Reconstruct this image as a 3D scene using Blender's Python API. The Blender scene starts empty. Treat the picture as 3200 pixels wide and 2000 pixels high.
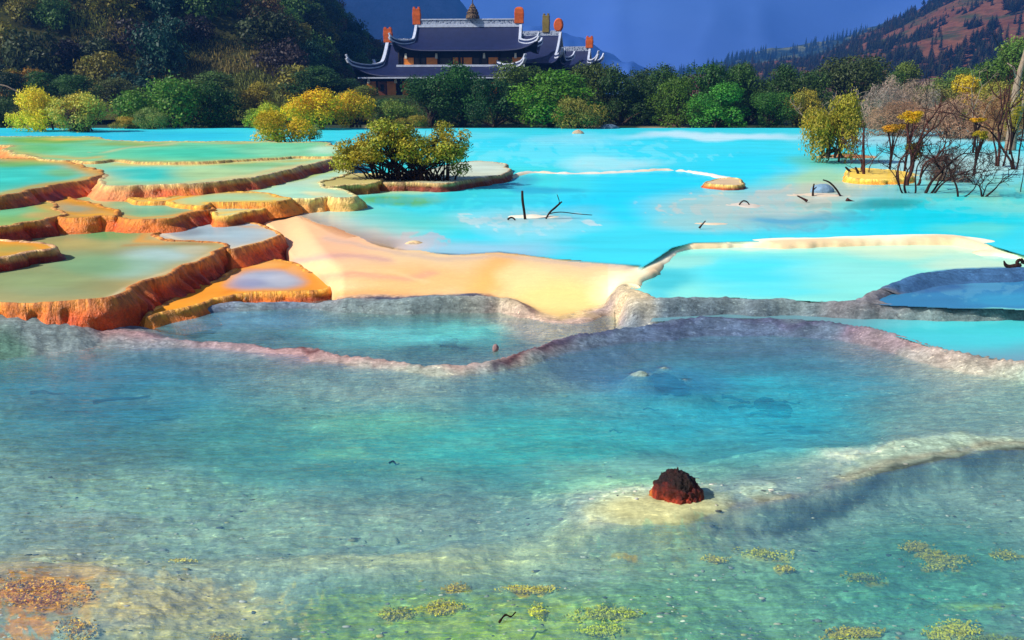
import bpy, bmesh, math, random
import numpy as np
from mathutils import Vector, Matrix
from mathutils.geometry import delaunay_2d_cdt

SC = bpy.context.scene
COL = SC.collection
R = math.radians

# ------------------------------------------------------------------ camera
F = 3200 * 28.0 / 36.0            # focal length in photo pixels
HCAM = 4.0
TH = math.atan(700.0 / F)         # pitch below the horizon
CT, ST = math.cos(TH), math.sin(TH)
cam = bpy.data.cameras.new('camera'); cam.lens = 28; cam.sensor_width = 36
cam.clip_start = 0.1; cam.clip_end = 30000
co = bpy.data.objects.new('camera', cam); COL.objects.link(co)
co.location = (0, 0, HCAM); co.rotation_euler = (R(90) - TH, 0, 0)
SC.camera = co

def ray(u, v):
    cx = (np.asarray(u, float) - 1600) / F
    cy = (1000 - np.asarray(v, float)) / F
    return cx, CT + cy * ST, -ST + cy * CT
def plane(u, v, z):
    dx, dy, dz = ray(u, v)
    t = (z - HCAM) / dz
    return dx * t, dy * t
def atY(u, v, Y):
    dx, dy, dz = ray(u, v)
    t = Y / dy
    return dx * t, HCAM + dz * t
def spot(u, v, z):
    x, y = plane(u, v, z)
    return float(x), float(y)

# ------------------------------------------------------------------ light
SUN_EL, SUN_AZ = 40.0, 250.0      # the sun stands left of and behind the camera (azimuth clockwise from +Y)
w = bpy.data.worlds.new('World'); SC.world = w; w.use_nodes = True
nt = w.node_tree; bg = nt.nodes['Background']
sky = nt.nodes.new('ShaderNodeTexSky'); sky.sky_type = 'NISHITA'; sky.sun_disc = False
sky.sun_elevation = R(SUN_EL); sky.sun_rotation = R(SUN_AZ)
nt.links.new(sky.outputs[0], bg.inputs[0]); bg.inputs[1].default_value = 0.06
sl = bpy.data.lights.new('sun', 'SUN'); sl.energy = 4.6; sl.angle = R(0.5); sl.color = (1, .95, .86)
so = bpy.data.objects.new('sun', sl); COL.objects.link(so)
sd = Vector((math.sin(R(SUN_AZ)) * math.cos(R(SUN_EL)), math.cos(R(SUN_AZ)) * math.cos(R(SUN_EL)), math.sin(R(SUN_EL))))
so.rotation_euler = sd.to_track_quat('Z', 'Y').to_euler()
SC.view_settings.view_transform = 'Standard'; SC.view_settings.look = 'None'
SC.view_settings.exposure = 0.54; SC.view_settings.gamma = 1.0
SC.render.engine = 'CYCLES'
cy = SC.cycles
cy.use_denoising = True
cy.max_bounces = 6; cy.transparent_max_bounces = 10; cy.volume_bounces = 0
cy.caustics_reflective = False; cy.caustics_refractive = False
cy.sample_clamp_indirect = 4

# ------------------------------------------------------------------ noise, colour
def _hash(ix, iy, iz, seed):
    h = (ix * 374761393 + iy * 668265263 + iz * 2147483647 + seed * 1274126177) & 0xFFFFFFFF
    h = ((h ^ (h >> 13)) * 1274126177) & 0xFFFFFFFF
    h = (h ^ (h >> 16)) & 0xFFFFFFFF
    return h / 4294967295.0
def vnoise(x, y, z=0.0, seed=0):
    x = np.asarray(x, float); y = np.asarray(y, float); z = np.zeros_like(x) + z
    ix = np.floor(x).astype(np.int64); iy = np.floor(y).astype(np.int64); iz = np.floor(z).astype(np.int64)
    fx, fy, fz = x - ix, y - iy, z - iz
    fx = fx * fx * (3 - 2 * fx); fy = fy * fy * (3 - 2 * fy); fz = fz * fz * (3 - 2 * fz)
    def lay(k):
        a = _hash(ix, iy, iz + k, seed); b = _hash(ix + 1, iy, iz + k, seed)
        c = _hash(ix, iy + 1, iz + k, seed); d = _hash(ix + 1, iy + 1, iz + k, seed)
        return (a * (1 - fx) + b * fx) * (1 - fy) + (c * (1 - fx) + d * fx) * fy
    if np.all(fz == 0): return lay(0) * 2 - 1
    return (lay(0) * (1 - fz) + lay(1) * fz) * 2 - 1
def fbm(x, y, z=0.0, o=4, seed=0):
    s = 0; a = .5
    for k in range(o):
        s = s + a * vnoise(np.asarray(x) * 2 ** k, np.asarray(y) * 2 ** k, np.asarray(z) * 2 ** k, seed + k * 17)
        a *= .5
    return s
def sstep(a, b, x):
    t = np.clip((np.asarray(x, float) - a) / (b - a), 0, 1)
    return t * t * (3 - 2 * t)
def lin(c):
    c = np.asarray(c, float) / 255.0
    return np.where(c <= .04045, c / 12.92, ((c + .055) / 1.055) ** 2.4)

# ------------------------------------------------------------------ geometry helpers
def seg_dist(px, py, pts, closed=False):
    """distance to a polyline, arc parameter of the nearest point"""
    pts = np.asarray(pts, float)
    if closed: pts = np.vstack([pts, pts[:1]])
    best = np.full(np.shape(px), 1e18); bs = np.zeros(np.shape(px)); s0 = 0.0
    for a, b in zip(pts[:-1], pts[1:]):
        d = b - a; L2 = max(d @ d, 1e-12)
        t = np.clip(((px - a[0]) * d[0] + (py - a[1]) * d[1]) / L2, 0, 1)
        dd = (px - a[0] - t * d[0]) ** 2 + (py - a[1] - t * d[1]) ** 2
        m = dd < best
        best = np.where(m, dd, best); bs = np.where(m, s0 + t * math.sqrt(L2), bs)
        s0 += math.sqrt(L2)
    return np.sqrt(best), bs
def inside(px, py, poly):
    poly = np.asarray(poly, float); n = len(poly)
    r = np.zeros(np.shape(px), bool)
    for i in range(n):
        x1, y1 = poly[i]; x2, y2 = poly[(i + 1) % n]
        if y1 == y2: continue
        c = ((y1 > py) != (y2 > py)) & (px < (x2 - x1) * (py - y1) / (y2 - y1) + x1)
        r ^= c
    return r
def catmull(pts, closed=True, k=8):
    p = np.asarray(pts, float); n = len(p); out = []
    rng = range(n) if closed else range(n - 1)
    for i in rng:
        if closed: a, b, c, d = p[i - 1], p[i], p[(i + 1) % n], p[(i + 2) % n]
        else: a, b, c, d = p[max(i - 1, 0)], p[i], p[i + 1], p[min(i + 2, n - 1)]
        for j in range(k):
            t = j / k
            out.append(.5 * (2 * b + (c - a) * t + (2 * a - 5 * b + 4 * c - d) * t * t + (3 * b - a - 3 * c + d) * t ** 3))
    if not closed: out.append(p[-1])
    return np.array(out)
def resample(p, step, closed=True):
    q = np.vstack([p, p[:1]]) if closed else p
    s = np.concatenate([[0], np.cumsum(np.linalg.norm(np.diff(q, axis=0), axis=1))])
    n = max(8, int(s[-1] / step))
    t = np.linspace(0, s[-1], n, endpoint=not closed)
    return np.stack([np.interp(t, s, q[:, k]) for k in range(q.shape[1])], 1)

def mesh_np(name, V, Fa, mats, cols=None, uv=None, smooth=True, midx=None, alpha=None):
    """V (n,3), Fa list of index arrays (m,3) or (m,4)"""
    V = np.asarray(V, np.float32)
    if not isinstance(Fa, (list, tuple)): Fa = [Fa]
    Fa = [np.asarray(f, np.int32) for f in Fa if len(f)]
    loops = np.concatenate([f.ravel() for f in Fa]); sizes = np.concatenate([np.full(len(f), f.shape[1]) for f in Fa])
    starts = np.concatenate([[0], np.cumsum(sizes)[:-1]])
    me = bpy.data.meshes.new(name)
    me.vertices.add(len(V)); me.vertices.foreach_set('co', V.ravel())
    me.loops.add(len(loops)); me.loops.foreach_set('vertex_index', loops.astype(np.int32))
    me.polygons.add(len(sizes)); me.polygons.foreach_set('loop_start', starts.astype(np.int32))
    me.polygons.foreach_set('loop_total', sizes.astype(np.int32))
    for m in (mats if isinstance(mats, (list, tuple)) else [mats]): me.materials.append(m)
    if midx is not None: me.polygons.foreach_set('material_index', np.asarray(midx, np.int32))
    me.update(calc_edges=True)
    me.polygons.foreach_set('use_smooth', np.full(len(sizes), smooth, bool))
    if cols is not None:
        a = me.color_attributes.new('Col', 'FLOAT_COLOR', 'POINT')
        c = np.ones((len(V), 4), np.float32); c[:, :3] = cols
        if alpha is not None: c[:, 3] = alpha
        a.data.foreach_set('color', c.ravel())
    if uv is not None:
        l = me.uv_layers.new(name='UVMap'); l.data.foreach_set('uv', np.asarray(uv, np.float32)[loops].ravel())
    me.validate(); return me
def ob(name, me, parent=None, loc=None):
    o = bpy.data.objects.new(name, me); COL.objects.link(o)
    if parent is not None: o.parent = parent
    if loc is not None: o.location = loc
    return o
def tag(o, label=None, cat=None, group=None, kind=None):
    if label: o['label'] = label
    if cat: o['category'] = cat
    if group: o['group'] = group
    if kind: o['kind'] = kind
    return o
def thing(name, label, cat, loc=(0, 0, 0), rz=0, group=None):
    o = bpy.data.objects.new(name, None); COL.objects.link(o); o.empty_display_size = .3
    o.location = loc; o.rotation_euler = (0, 0, rz)
    return tag(o, label, cat, group)
def grid_faces(nr, nc, keep=None, wrap=False):
    r = np.arange(nr - 1)[:, None]; c = np.arange(nc if wrap else nc - 1)[None, :]
    c2 = (c + 1) % nc
    f = np.stack([r * nc + c, r * nc + c2, (r + 1) * nc + c2, (r + 1) * nc + c], -1).reshape(-1, 4)
    if keep is not None: f = f[keep[f].all(1)]
    return f

class MB:
    """collects tubes, boxes and sweeps into one mesh"""
    def __init__(s): s.V = []; s.Q = []; s.T = []; s.n = 0; s.C = []
    def add(s, V, Q=(), T=(), c=None):
        V = np.asarray(V, float)
        if len(Q): s.Q.append(np.asarray(Q, int) + s.n)
        if len(T): s.T.append(np.asarray(T, int) + s.n)
        s.V.append(V); s.n += len(V)
        s.C.append(np.tile(np.asarray(c if c is not None else (1, 1, 1), float), (len(V), 1)))
    def tube(s, pts, rad, n=6, c=None):
        pts = np.asarray(pts, float); m = len(pts)
        rad = np.broadcast_to(np.asarray(rad, float), (m,))
        tan = np.gradient(pts, axis=0); tan /= np.linalg.norm(tan, axis=1)[:, None] + 1e-9
        ref = np.array([0, 0, 1.]) if abs(tan[0][2]) < .9 else np.array([1., 0, 0])
        a = np.cross(tan, ref); a /= np.linalg.norm(a, axis=1)[:, None] + 1e-9
        b = np.cross(tan, a)
        th = np.linspace(0, 2 * np.pi, n, endpoint=False)
        V = pts[:, None] + rad[:, None, None] * (a[:, None] * np.cos(th)[None, :, None] + b[:, None] * np.sin(th)[None, :, None])
        V = V.reshape(-1, 3)
        Q = grid_faces(m, n, wrap=True)
        V = np.vstack([V, pts[:1], pts[-1:]])
        k = np.arange(n); k2 = (k + 1) % n
        T = np.concatenate([np.stack([k2, k, np.full(n, m * n)], 1), np.stack([(m - 1) * n + k, (m - 1) * n + k2, np.full(n, m * n + 1)], 1)])
        s.add(V, Q, T, c)
    def box(s, c0, size, c=None, M=None, taper=1.0):
        x, y, z = [d / 2 for d in size]
        V = np.array([[-x, -y, -z], [x, -y, -z], [x, y, -z], [-x, y, -z], [-x * taper, -y * taper, z], [x * taper, -y * taper, z], [x * taper, y * taper, z], [-x * taper, y * taper, z]])
        if M is not None: V = V @ np.array(M.to_3x3()).T
        s.add(V + np.asarray(c0, float), [[0, 3, 2, 1], [4, 5, 6, 7], [0, 1, 5, 4], [1, 2, 6, 5], [2, 3, 7, 6], [3, 0, 4, 7]], c=c)
    def sweep(s, pts, wdt, hgt, c=None, side=None):
        """rectangular section swept along a path, standing upright"""
        pts = np.asarray(pts, float); m = len(pts)
        tan = np.gradient(pts, axis=0); tan /= np.linalg.norm(tan, axis=1)[:, None] + 1e-9
        up = np.array([0, 0, 1.]); sd_ = np.cross(tan, up); nn = np.linalg.norm(sd_, axis=1)[:, None]
        sd_ = np.where(nn > .15, sd_ / (nn + 1e-9), np.array(side if side is not None else (0, 1., 0)))
        upv = np.cross(sd_, tan)
        V = np.stack([pts - sd_ * wdt / 2, pts + sd_ * wdt / 2, pts + sd_ * wdt / 2 + upv * hgt, pts - sd_ * wdt / 2 + upv * hgt], 1).reshape(-1, 3)
        Q = grid_faces(m, 4, wrap=True).tolist() + [[0, 1, 2, 3], [4 * m - 1, 4 * m - 2, 4 * m - 3, 4 * m - 4]]
        s.add(V, Q, c=c)
    def mesh(s, name, mat, smooth=False, col=False):
        return mesh_np(name, np.vstack(s.V), [np.vstack(x) for x in (s.Q, s.T) if x], mat, cols=np.vstack(s.C), smooth=smooth)
    def build(s, name, mat, parent=None, smooth=False, loc=None):
        return ob(name, s.mesh(name, mat, smooth), parent, loc)

# ------------------------------------------------------------------ paint: lists of stains, minerals, depths and some painted shade over the plane
def S(cx, cy, rx, ry, c, st=1.0, soft=.8): return ('S', cx, cy, rx, ry, c, st, soft)
def E(cx, cy, rx, ry, c, st=1.0, soft=.7): return ('E', cx, cy, rx, ry, c, st, soft)
def L(pts, wd, c, st=1.0, ky=2.5): return ('L', pts, wd, c, st, ky)
def P(pts, c, soft=20, st=1.0, ky=2.0): return ('P', pts, c, soft, st, ky)
def paint(U, V, base, items, warp=(14, 5), seed=3, wl=(130, 45), srgb=True):
    U = np.asarray(U, float); V = np.asarray(V, float)
    du = fbm(U / wl[0], V / wl[1], o=4, seed=seed) * 2 * warp[0]; dv = fbm(U / wl[0], V / wl[1], 0, 4, seed + 50) * 2 * warp[1]
    U = U + du; V = V + dv
    base = lin(base) if srgb else np.atleast_1d(np.asarray(base, float))
    out = np.tile(base, (len(U), 1))
    for it in items:
        if it[0] in 'ES':
            _, cx, cy_, rx, ry, c, st, soft = it
            r = np.sqrt(((U - cx) / rx) ** 2 + ((V - cy_) / ry) ** 2)
            w_ = sstep(0, 1, (1 - r) / soft) * st
            if it[0] == 'S': w_ = sstep(.42, .62, sstep(0, 1, (1 - r) / soft) * .75 + fbm(U / 26, V / 12, 0, 4, 77) * .9) * st * sstep(0, .2, (1 - r) / soft)
        elif it[0] == 'L':
            _, pts, wd, c, st, ky = it
            p = np.asarray(pts, float) * [1, ky]
            d, _s = seg_dist(U, V * ky, p)
            w_ = np.exp(-(d / wd) ** 2) * st
        else:
            _, pts, c, soft, st, ky = it
            p = np.asarray(pts, float) * [1, ky]
            d, _s = seg_dist(U, V * ky, p, True)
            d = np.where(inside(U, V * ky, p), -d, d)
            w_ = (1 - sstep(-soft, soft, d)) * st
        c = lin(c) if srgb else np.atleast_1d(np.asarray(c, float))
        out = out * (1 - w_[:, None]) + c * w_[:, None]
    return out if srgb else out[:, 0]

# ------------------------------------------------------------------ materials
class N:
    """small node-graph writer"""
    def __init__(s, name):
        s.m = bpy.data.materials.new(name); s.m.use_nodes = True; s.t = s.m.node_tree; s.t.nodes.clear()
        s.out = s.t.nodes.new('ShaderNodeOutputMaterial')
    def n(s, typ, ins=None, **kw):
        nd = s.t.nodes.new('ShaderNode' + typ)
        for k, v in kw.items(): setattr(nd, k, v)
        for k, v in (ins or {}).items():
            i = nd.inputs[k]
            if hasattr(v, 'is_linked') or isinstance(v, bpy.types.NodeSocket): s.t.links.new(v, i)
            else: i.default_value = v
        return nd
    def col(s): return s.n('Attribute', attribute_name='Col')
    def pos(s): return s.n('NewGeometry').outputs['Position']
    def obj(s): return s.n('TexCoord').outputs['Object']
    def map(s, vec, sc=(1, 1, 1), rot=(0, 0, 0)): return s.n('Mapping', {'Vector': vec, 'Scale': sc, 'Rotation': rot}).outputs[0]
    def noise(s, vec, scale, det=5, rough=.6, dist=0.0):
        return s.n('TexNoise', {'Vector': vec, 'Scale': scale, 'Detail': det, 'Roughness': rough, 'Distortion': dist}).outputs['Fac']
    def mrange(s, v, a, b, c, d): return s.n('MapRange', {0: v, 1: a, 2: b, 3: c, 4: d}).outputs[0]
    def math(s, op, a, b=0.0): return s.n('Math', {0: a, 1: b}, operation=op).outputs[0]
    def mix(s, fac, a, b, mode='MIX'): return s.n('MixRGB', {0: fac, 1: a, 2: b}, blend_type=mode).outputs[0]
    def mul(s, a, v):   # colour times value
        return s.mix(1.0, a, s.n('CombineColor', {0: v, 1: v, 2: v}).outputs[0], 'MULTIPLY')
    def bump(s, h, st=.5, dist=.05, nrm=None):
        i = {'Height': h, 'Strength': st, 'Distance': dist}
        if nrm is not None: i['Normal'] = nrm
        return s.n('Bump', i).outputs[0]
    def bsdf(s, c, rough=.6, spec=.3, nrm=None, **extra):
        i = {'Base Color': c, 'Roughness': rough, 'Specular IOR Level': spec}
        if nrm is not None: i['Normal'] = nrm
        i.update(extra)
        return s.n('BsdfPrincipled', i).outputs[0]
    def done(s, sh): s.t.links.new(sh, s.out.inputs['Surface']); return s.m

def m_plain(name, c, rough=.7, spec=.2, nscale=3, var=.25, bump=.3, bd=.03):
    g = N(name); p = g.obj()
    f = g.noise(p, nscale, 5, .65)
    cc = g.mul(tuple(lin(c)) + (1,), g.mrange(f, .3, .7, 1 - var, 1 + var))
    return g.done(g.bsdf(cc, rough, spec, g.bump(g.noise(p, nscale * 4, 4), bump, bd)))

# travertine bed and banks
g = N('travertine_ground'); c = g.col().outputs['Color']; p = g.pos()
n1 = g.noise(p, 1.4, 8, .68); n2 = g.noise(g.map(p, (1.6, 6, 6)), 2.6, 6, .7); n3 = g.noise(g.map(p, (1, 1.6, 1)), 22, 4, .75)
cc = g.mul(c, g.mrange(n1, .3, .7, .74, 1.22)); cc = g.mul(cc, g.mrange(n2, .32, .68, .7, 1.3)); cc = g.mul(cc, g.mrange(n3, .3, .7, .68, 1.34))
rs = g.n('ValToRGB', {0: g.noise(g.map(p, (1, 2.2, 1)), 5.5, 4, .6, 1.2)})
rs.color_ramp.elements[0].position = .63; rs.color_ramp.elements[0].color = (1, 1, 1, 1)
rs.color_ramp.elements[1].position = .70; rs.color_ramp.elements[1].color = (.42, .4, .44, 1)
cc = g.mix(.75, cc, rs.outputs[0], 'MULTIPLY')
crk = g.mrange(g.noise(g.map(p, (1, 1.7, 1)), 2.1, 7, .62, 1.6), .495, .505, .8, 1.0)
fl = g.n('ValToRGB', {0: g.noise(g.map(p, (1.3, 5.5, 3)), 5.2, 4, .65)}); fl.color_ramp.elements[0].position = .6; fl.color_ramp.elements[0].color = (1, 1, 1, 1); fl.color_ramp.elements[1].position = .68; fl.color_ramp.elements[1].color = (2.1, 2.0, 1.75, 1)  # bright flecks: wavelet highlights painted into the bed colour
cc = g.mix(1, cc, fl.outputs[0], 'MULTIPLY')
al = g.col().outputs['Alpha']                    # 1 = rough rock with cracks, 0 = smooth silt
ck = g.math('ADD', g.math('MULTIPLY', crk, al), g.math('SUBTRACT', 1.0, al))
rk = g.math('ADD', g.math('MULTIPLY', al, .85), .15)
cc2 = g.mix(rk, c, g.mul(cc, ck))
h = g.math('ADD', g.math('ADD', g.math('MULTIPLY', n1, 1.0), g.math('MULTIPLY', n2, .5)), g.math('ADD', g.math('MULTIPLY', n3, .15), g.math('MULTIPLY', ck, .2)))
h = g.math('MULTIPLY', h, g.math('ADD', g.math('MULTIPLY', al, .9), .04))
M_GROUND = g.done(g.bsdf(cc2, .75, .2, g.bump(h, .6, .05)))

# clear foreground water: turbidity (attribute alpha) over a see-through film, rippled sheen
def water_mat(name, ripple, gloss, var=.12, frx=1.0, streak=True):
    g = N(name); a = g.col(); p = g.pos()
    f = g.noise(g.map(p, (.5 * frx, 2.2 * frx, 1)), 1.1, 6, .62)
    cc = g.mul(a.outputs['Color'], g.mrange(f, .3, .7, 1 - var, 1 + var))
    if streak:
        fd = g.noise(g.map(p, (2.2, 8.5, 1)), 2.6, 5, .7, .6); cc = g.mul(cc, g.mrange(fd, .32, .68, .62, 1.38))
    rip = g.noise(g.map(p, (1.6 * frx, 7.5 * frx, 1)), 1.6, 4, .55, .4)
    nrm = g.bump(rip, ripple, .05)
    df = g.n('BsdfDiffuse', {'Color': cc, 'Normal': nrm}).outputs[0]
    al = a.outputs['Alpha']
    if streak:   # clear water tints what is seen through it, more where it is deeper
        tint = g.mul(a.outputs['Color'], 2.6)
        tr = g.n('BsdfTransparent', {'Color': g.mix(g.math('MULTIPLY', al, .56), (1, 1, 1, 1), tint)}).outputs[0]
        al = g.math('MULTIPLY', al, .62)
    else:
        tr = g.n('BsdfTransparent', {'Color': (.95, .98, .98, 1)}).outputs[0]
    if streak:
        al = g.n('Math', {0: g.math('MULTIPLY', al, g.mrange(rip, .3, .7, .8, 1.15)), 1: 1.0}, operation='MINIMUM').outputs[0]
    body = g.n('MixShader', {0: al, 1: tr, 2: df}).outputs[0]
    gl = g.n('BsdfGlossy', {'Color': (1, 1, 1, 1), 'Roughness': .12, 'Normal': nrm}).outputs[0]
    fr = g.n('Fresnel', {'IOR': 1.33, 'Normal': nrm}).outputs[0]
    sh = g.n('MixShader', {0: g.math('MULTIPLY', g.math('MULTIPLY', fr, gloss), g.mrange(a.outputs['Alpha'], 0, .05, 0, 1)), 1: body, 2: gl}).outputs[0]
    return g.done(sh)
M_CLEAR = water_mat('clear_pool_water', .45, .32, .34)  # strong colour variation paints wavelet highlights into the water
M_LAKE = water_mat('milky_lake_water', .12, .16, .11, .4, False)
M_POOL = water_mat('milky_pool_water', .15, .22, .08, .6, False)

# terrace walls: colour attribute times fluted mineral streaks along UV
g = N('travertine_wall'); a = g.col(); uvn = g.n('TexCoord').outputs['UV']; p = g.pos()
st = g.noise(g.map(uvn, (5.5, .9, 1)), 1.0, 6, .62, .5); st2 = g.noise(g.map(uvn, (20, 5, 1)), 1.0, 5, .65)
al = a.outputs['Alpha']
rp = g.n('ValToRGB', {0: st})
e = rp.color_ramp.elements; e[0].position = .38; e[0].color = (.34, .19, .15, 1); e[1].position = .62; e[1].color = (1.6, 1.85, 1.6, 1)
m_ = e.new(.5); m_.color = (.95, .92, .9, 1)
cc = g.mix(al, a.outputs['Color'], g.mix(1, a.outputs['Color'], rp.outputs[0], 'MULTIPLY'))
cc = g.mul(cc, g.mrange(st2, .3, .7, .62, 1.38))
sp = g.mrange(g.noise(p, 34, 3, .8), .6, .7, 0, .55); cc = g.mix(sp, cc, tuple(lin((250, 190, 110))) + (1,))  # pale specks: wet sparkles painted into the wall colour
hh = g.math('ADD', g.math('MULTIPLY', st, 1.0), g.math('MULTIPLY', st2, .45)); hh = g.math('ADD', hh, g.math('MULTIPLY', g.noise(p, 18, 4, .7), .35))
M_WALL = g.done(g.bsdf(cc, .42, .45, g.bump(hh, 1.0, .10)))

# leaves / bark: object colour times the leaf's own tint
def leaf_mat(name, tr=.22):
    g = N(name); a = g.col(); oc = g.n('ObjectInfo').outputs['Color']
    c = g.mix(1, oc, a.outputs['Color'], 'MULTIPLY')
    d = g.bsdf(c, .55, .25); t = g.n('BsdfTranslucent', {'Color': c}).outputs[0]
    return g.done(g.n('MixShader', {0: tr, 1: d, 2: t}).outputs[0])
M_LEAF = leaf_mat('leaf')
def bark(name, c1, c2):
    g = N(name); p = g.obj()
    f = g.noise(g.map(p, (9, 9, 2)), 2, 5, .65)
    cc = g.mix(g.mrange(f, .35, .65, 0, 1), tuple(lin(c1)) + (1,), tuple(lin(c2)) + (1,))
    return g.done(g.bsdf(cc, .85, .15, g.bump(f, .7, .03)))
M_BARK = bark('bark', (48, 38, 32), (92, 76, 62)); M_DARKBARK = bark('dark_wet_bark', (20, 13, 12), (62, 40, 34))
M_PALEBARK = bark('weathered_grey_wood', (120, 100, 84), (176, 152, 130)); M_REDBARK = bark('reddish_bark', (44, 24, 22), (96, 58, 50))
# ================================================================== GROUND, LAKE AND FOREGROUND POOLS
def Lv(u, v):
    wr = sstep(1940, 2080, u)
    wl_ = sstep(880, 1080, u); v0 = 640 + wl_ * 178; v1 = 905 + wl_ * 83
    a = .55 * (1 - sstep(0, 1, (v - v0) / (v1 - v0)))
    b = .55 - .14 * sstep(735, 790, v) - .41 * sstep(914, 988, v)
    return a * (1 - wr) + b * wr

ROWS = np.concatenate([[301, 302, 304, 308, 315, 325, 340, 360, 385], np.arange(400, 470, 4), np.arange(470, 1100, 2.6), np.arange(1100, 2300, 4.2)])
COLS = np.concatenate([np.arange(-1500, -200, 40), np.arange(-200, 3400, 4.6), np.arange(3400, 4750, 40)])
VV, UU = np.meshgrid(ROWS, COLS, indexing='ij')
NR, NC = VV.shape; U = UU.ravel(); V = VV.ravel()
LV = Lv(U, V); GX, GY = plane(U, V, LV)

# ---- depth of the bed under its water level
DEP = paint(U, V, [.28], [
    P([(620, 585), (760, 560), (1000, 690), (1230, 768), (1430, 784), (1560, 776), (1760, 802), (2010, 818), (1985, 900), (2010, 935), (1850, 1000), (1700, 1010), (1600, 960), (1250, 945), (1040, 945), (960, 860), (880, 760), (800, 680)], [0.0], 16),
    P([(-2500, 600), (600, 600), (740, 690), (850, 740), (925, 815), (990, 862), (1045, 915), (1055, 950), (930, 950), (700, 960), (430, 1005), (0, 1030), (-2500, 1050)], [.4], 16),
    E(1100, 1260, 900, 190, [.36]), E(2400, 1270, 700, 170, [.55]), E(300, 1270, 620, 170, [.42]),
    E(1300, 1040, 420, 55, [.22]), E(3050, 1055, 380, 55, [.25]), E(2980, 905, 300, 45, [.22]),
    L([(-400, 1800), (600, 1740), (1200, 1715), (1700, 1640), (2050, 1590), (2500, 1520), (2800, 1420), (3600, 1340)], 130, [.08], .8), P([(2350, 1600), (2500, 1560), (2640, 1528), (2850, 1455), (3050, 1420), (3800, 1380), (4600, 1500), (4600, 2300), (2300, 2300)], [.3], 60, .9),
    E(2080, 1600, 230, 60, [-.012], 1, .8), E(200, 1830, 560, 170, [.05], .9), E(2450, 1400, 420, 60, [.1], .8),
    E(2800, 1800, 900, 280, [.24], .9), E(1700, 1870, 700, 180, [.17], .9),
], srgb=False, warp=(16, 6))
BED = LV - DEP

def ridge(pts, wb, wf, pw=2.0):
    """a natural dam: crest through photo points lifted by h; wb / wf = half width behind / in front (m)"""
    global BED
    q = catmull([(a, b, c) for a, b, c in pts], False, 6)
    x, y = plane(q[:, 0], q[:, 1], Lv(q[:, 0], q[:, 1]) + q[:, 2])
    w3 = np.stack([x, y], 1)
    jit = fbm(GX * .9, GY * .9, 0, 4, 71) * .28
    d, s = seg_dist(GX + jit, GY + jit, w3)
    ss = np.concatenate([[0], np.cumsum(np.linalg.norm(np.diff(w3, axis=0), axis=1))])
    hh = np.interp(s, ss, q[:, 2]); yc = np.interp(s, ss, w3[:, 1])
    front = GY + jit < yc
    wd = np.where(front, wf, wb)
    prof = np.exp(-(d / wd) ** pw)
    top = Lv(U, V) * 0 + np.interp(s, ss, Lv(q[:, 0], q[:, 1])) + hh
    BED = np.where(prof > .003, BED + (np.maximum(top, BED) - BED) * prof, BED)
    return prof
RM = ridge([(-300, 1000, .05), (60, 990, .06), (200, 1005, .07), (480, 1050, .08), (800, 1080, .08), (1100, 1112, .09), (1330, 1135, .1), (1480, 1136, .1), (1600, 1110, .12), (1750, 1055, .16), (1950, 1016, .2), (2250, 990, .22), (2550, 998, .2), (2750, 1028, .22), (2950, 1085, .22), (3200, 1118, .22), (3700, 1150, .22)], .22, .6, 1.25)
RB = ridge([(380, 1010, .03), (520, 978, .12), (640, 955, .12), (780, 945, .11), (950, 938, .11), (1200, 934, .11), (1400, 924, .13), (1530, 930, .13), (1620, 962, .14), (1680, 996, .03), (1750, 1003, .01), (1830, 995, .04), (1890, 964, .06), (2000, 936, .19), (2080, 931, .14), (2300, 928, .09), (2600, 942, .15), (2900, 956, .24), (3250, 966, .28), (3700, 980, .32)], .3, .22, 2.2)
RR = ridge([(2670, 947, .03), (2730, 906, .14), (2810, 873, .2), (2910, 850, .22), (3050, 838, .22), (3250, 832, .22), (3700, 830, .2)], .2, .4)
ridge([(2000, 930, .23), (1984, 912, .22), (1976, 882, .08), (1995, 850, .05)], .42, .3, 4.0)
R1 = ridge([(1995, 850, .05), (2050, 815, .04), (2105, 776, .04), (2165, 760, .04), (2400, 753, .04), (2700, 744, .04), (2950, 737, .04), (3040, 746, .05), (3110, 772, .06), (3210, 800, .08), (3700, 850, .08)], .85, .3, 4.0)
RF = ridge([(1500, 1668, -.2), (1900, 1610, -.03), (2200, 1592, -.005), (2420, 1572, -.01), (2620, 1516, -.005), (2830, 1440, .01), (3000, 1408, .015), (3250, 1384, .02), (3800, 1350, .02)], 1.1, .13, 2.4)
T1 = ridge([(1585, 556, .09), (1620, 541, .09), (1660, 534, .09), (1800, 538, .09), (2000, 530, .09), (2060, 526, .09), (2150, 531, .09), (2260, 549, .09), (2310, 566, .09)], .55, .4)
ridge([(-1500, 974, .42), (-100, 971, .42), (60, 969, .42), (170, 974, .36), (260, 990, .25), (340, 1014, .08)], .6, 1.5, 2.2)
def mound(u, v, h, rx, ry, z0=.55, pw=2):
    global BED
    x, y = plane(u, v, z0); r = np.sqrt(((GX - x) / rx) ** 2 + ((GY - y) / ry) ** 2) + fbm(GX * 1.7, GY * 1.7, 0, 4, 9) * .5
    k = np.exp(-np.abs(r) ** pw); BED = BED + (np.maximum(z0 + h, BED) - BED) * k
    return k
MS = mound(1650, 678, .06, 1.3, .5); MSb = mound(2330, 640, .03, 2.6, 1.5); MSc = mound(2560, 610, .05, 2.2, 1.2)
MSd = mound(2230, 700, .03, 1.6, .6); MSe = mound(1290, 760, .06, .5, .35); MSi = mound(2760, 545, .12, 2.6, 1.6); mound(2640, 490, .14, 2.6, 1.6)
mound(2120, 1575, .05, .8, .5, 0.0)
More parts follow.
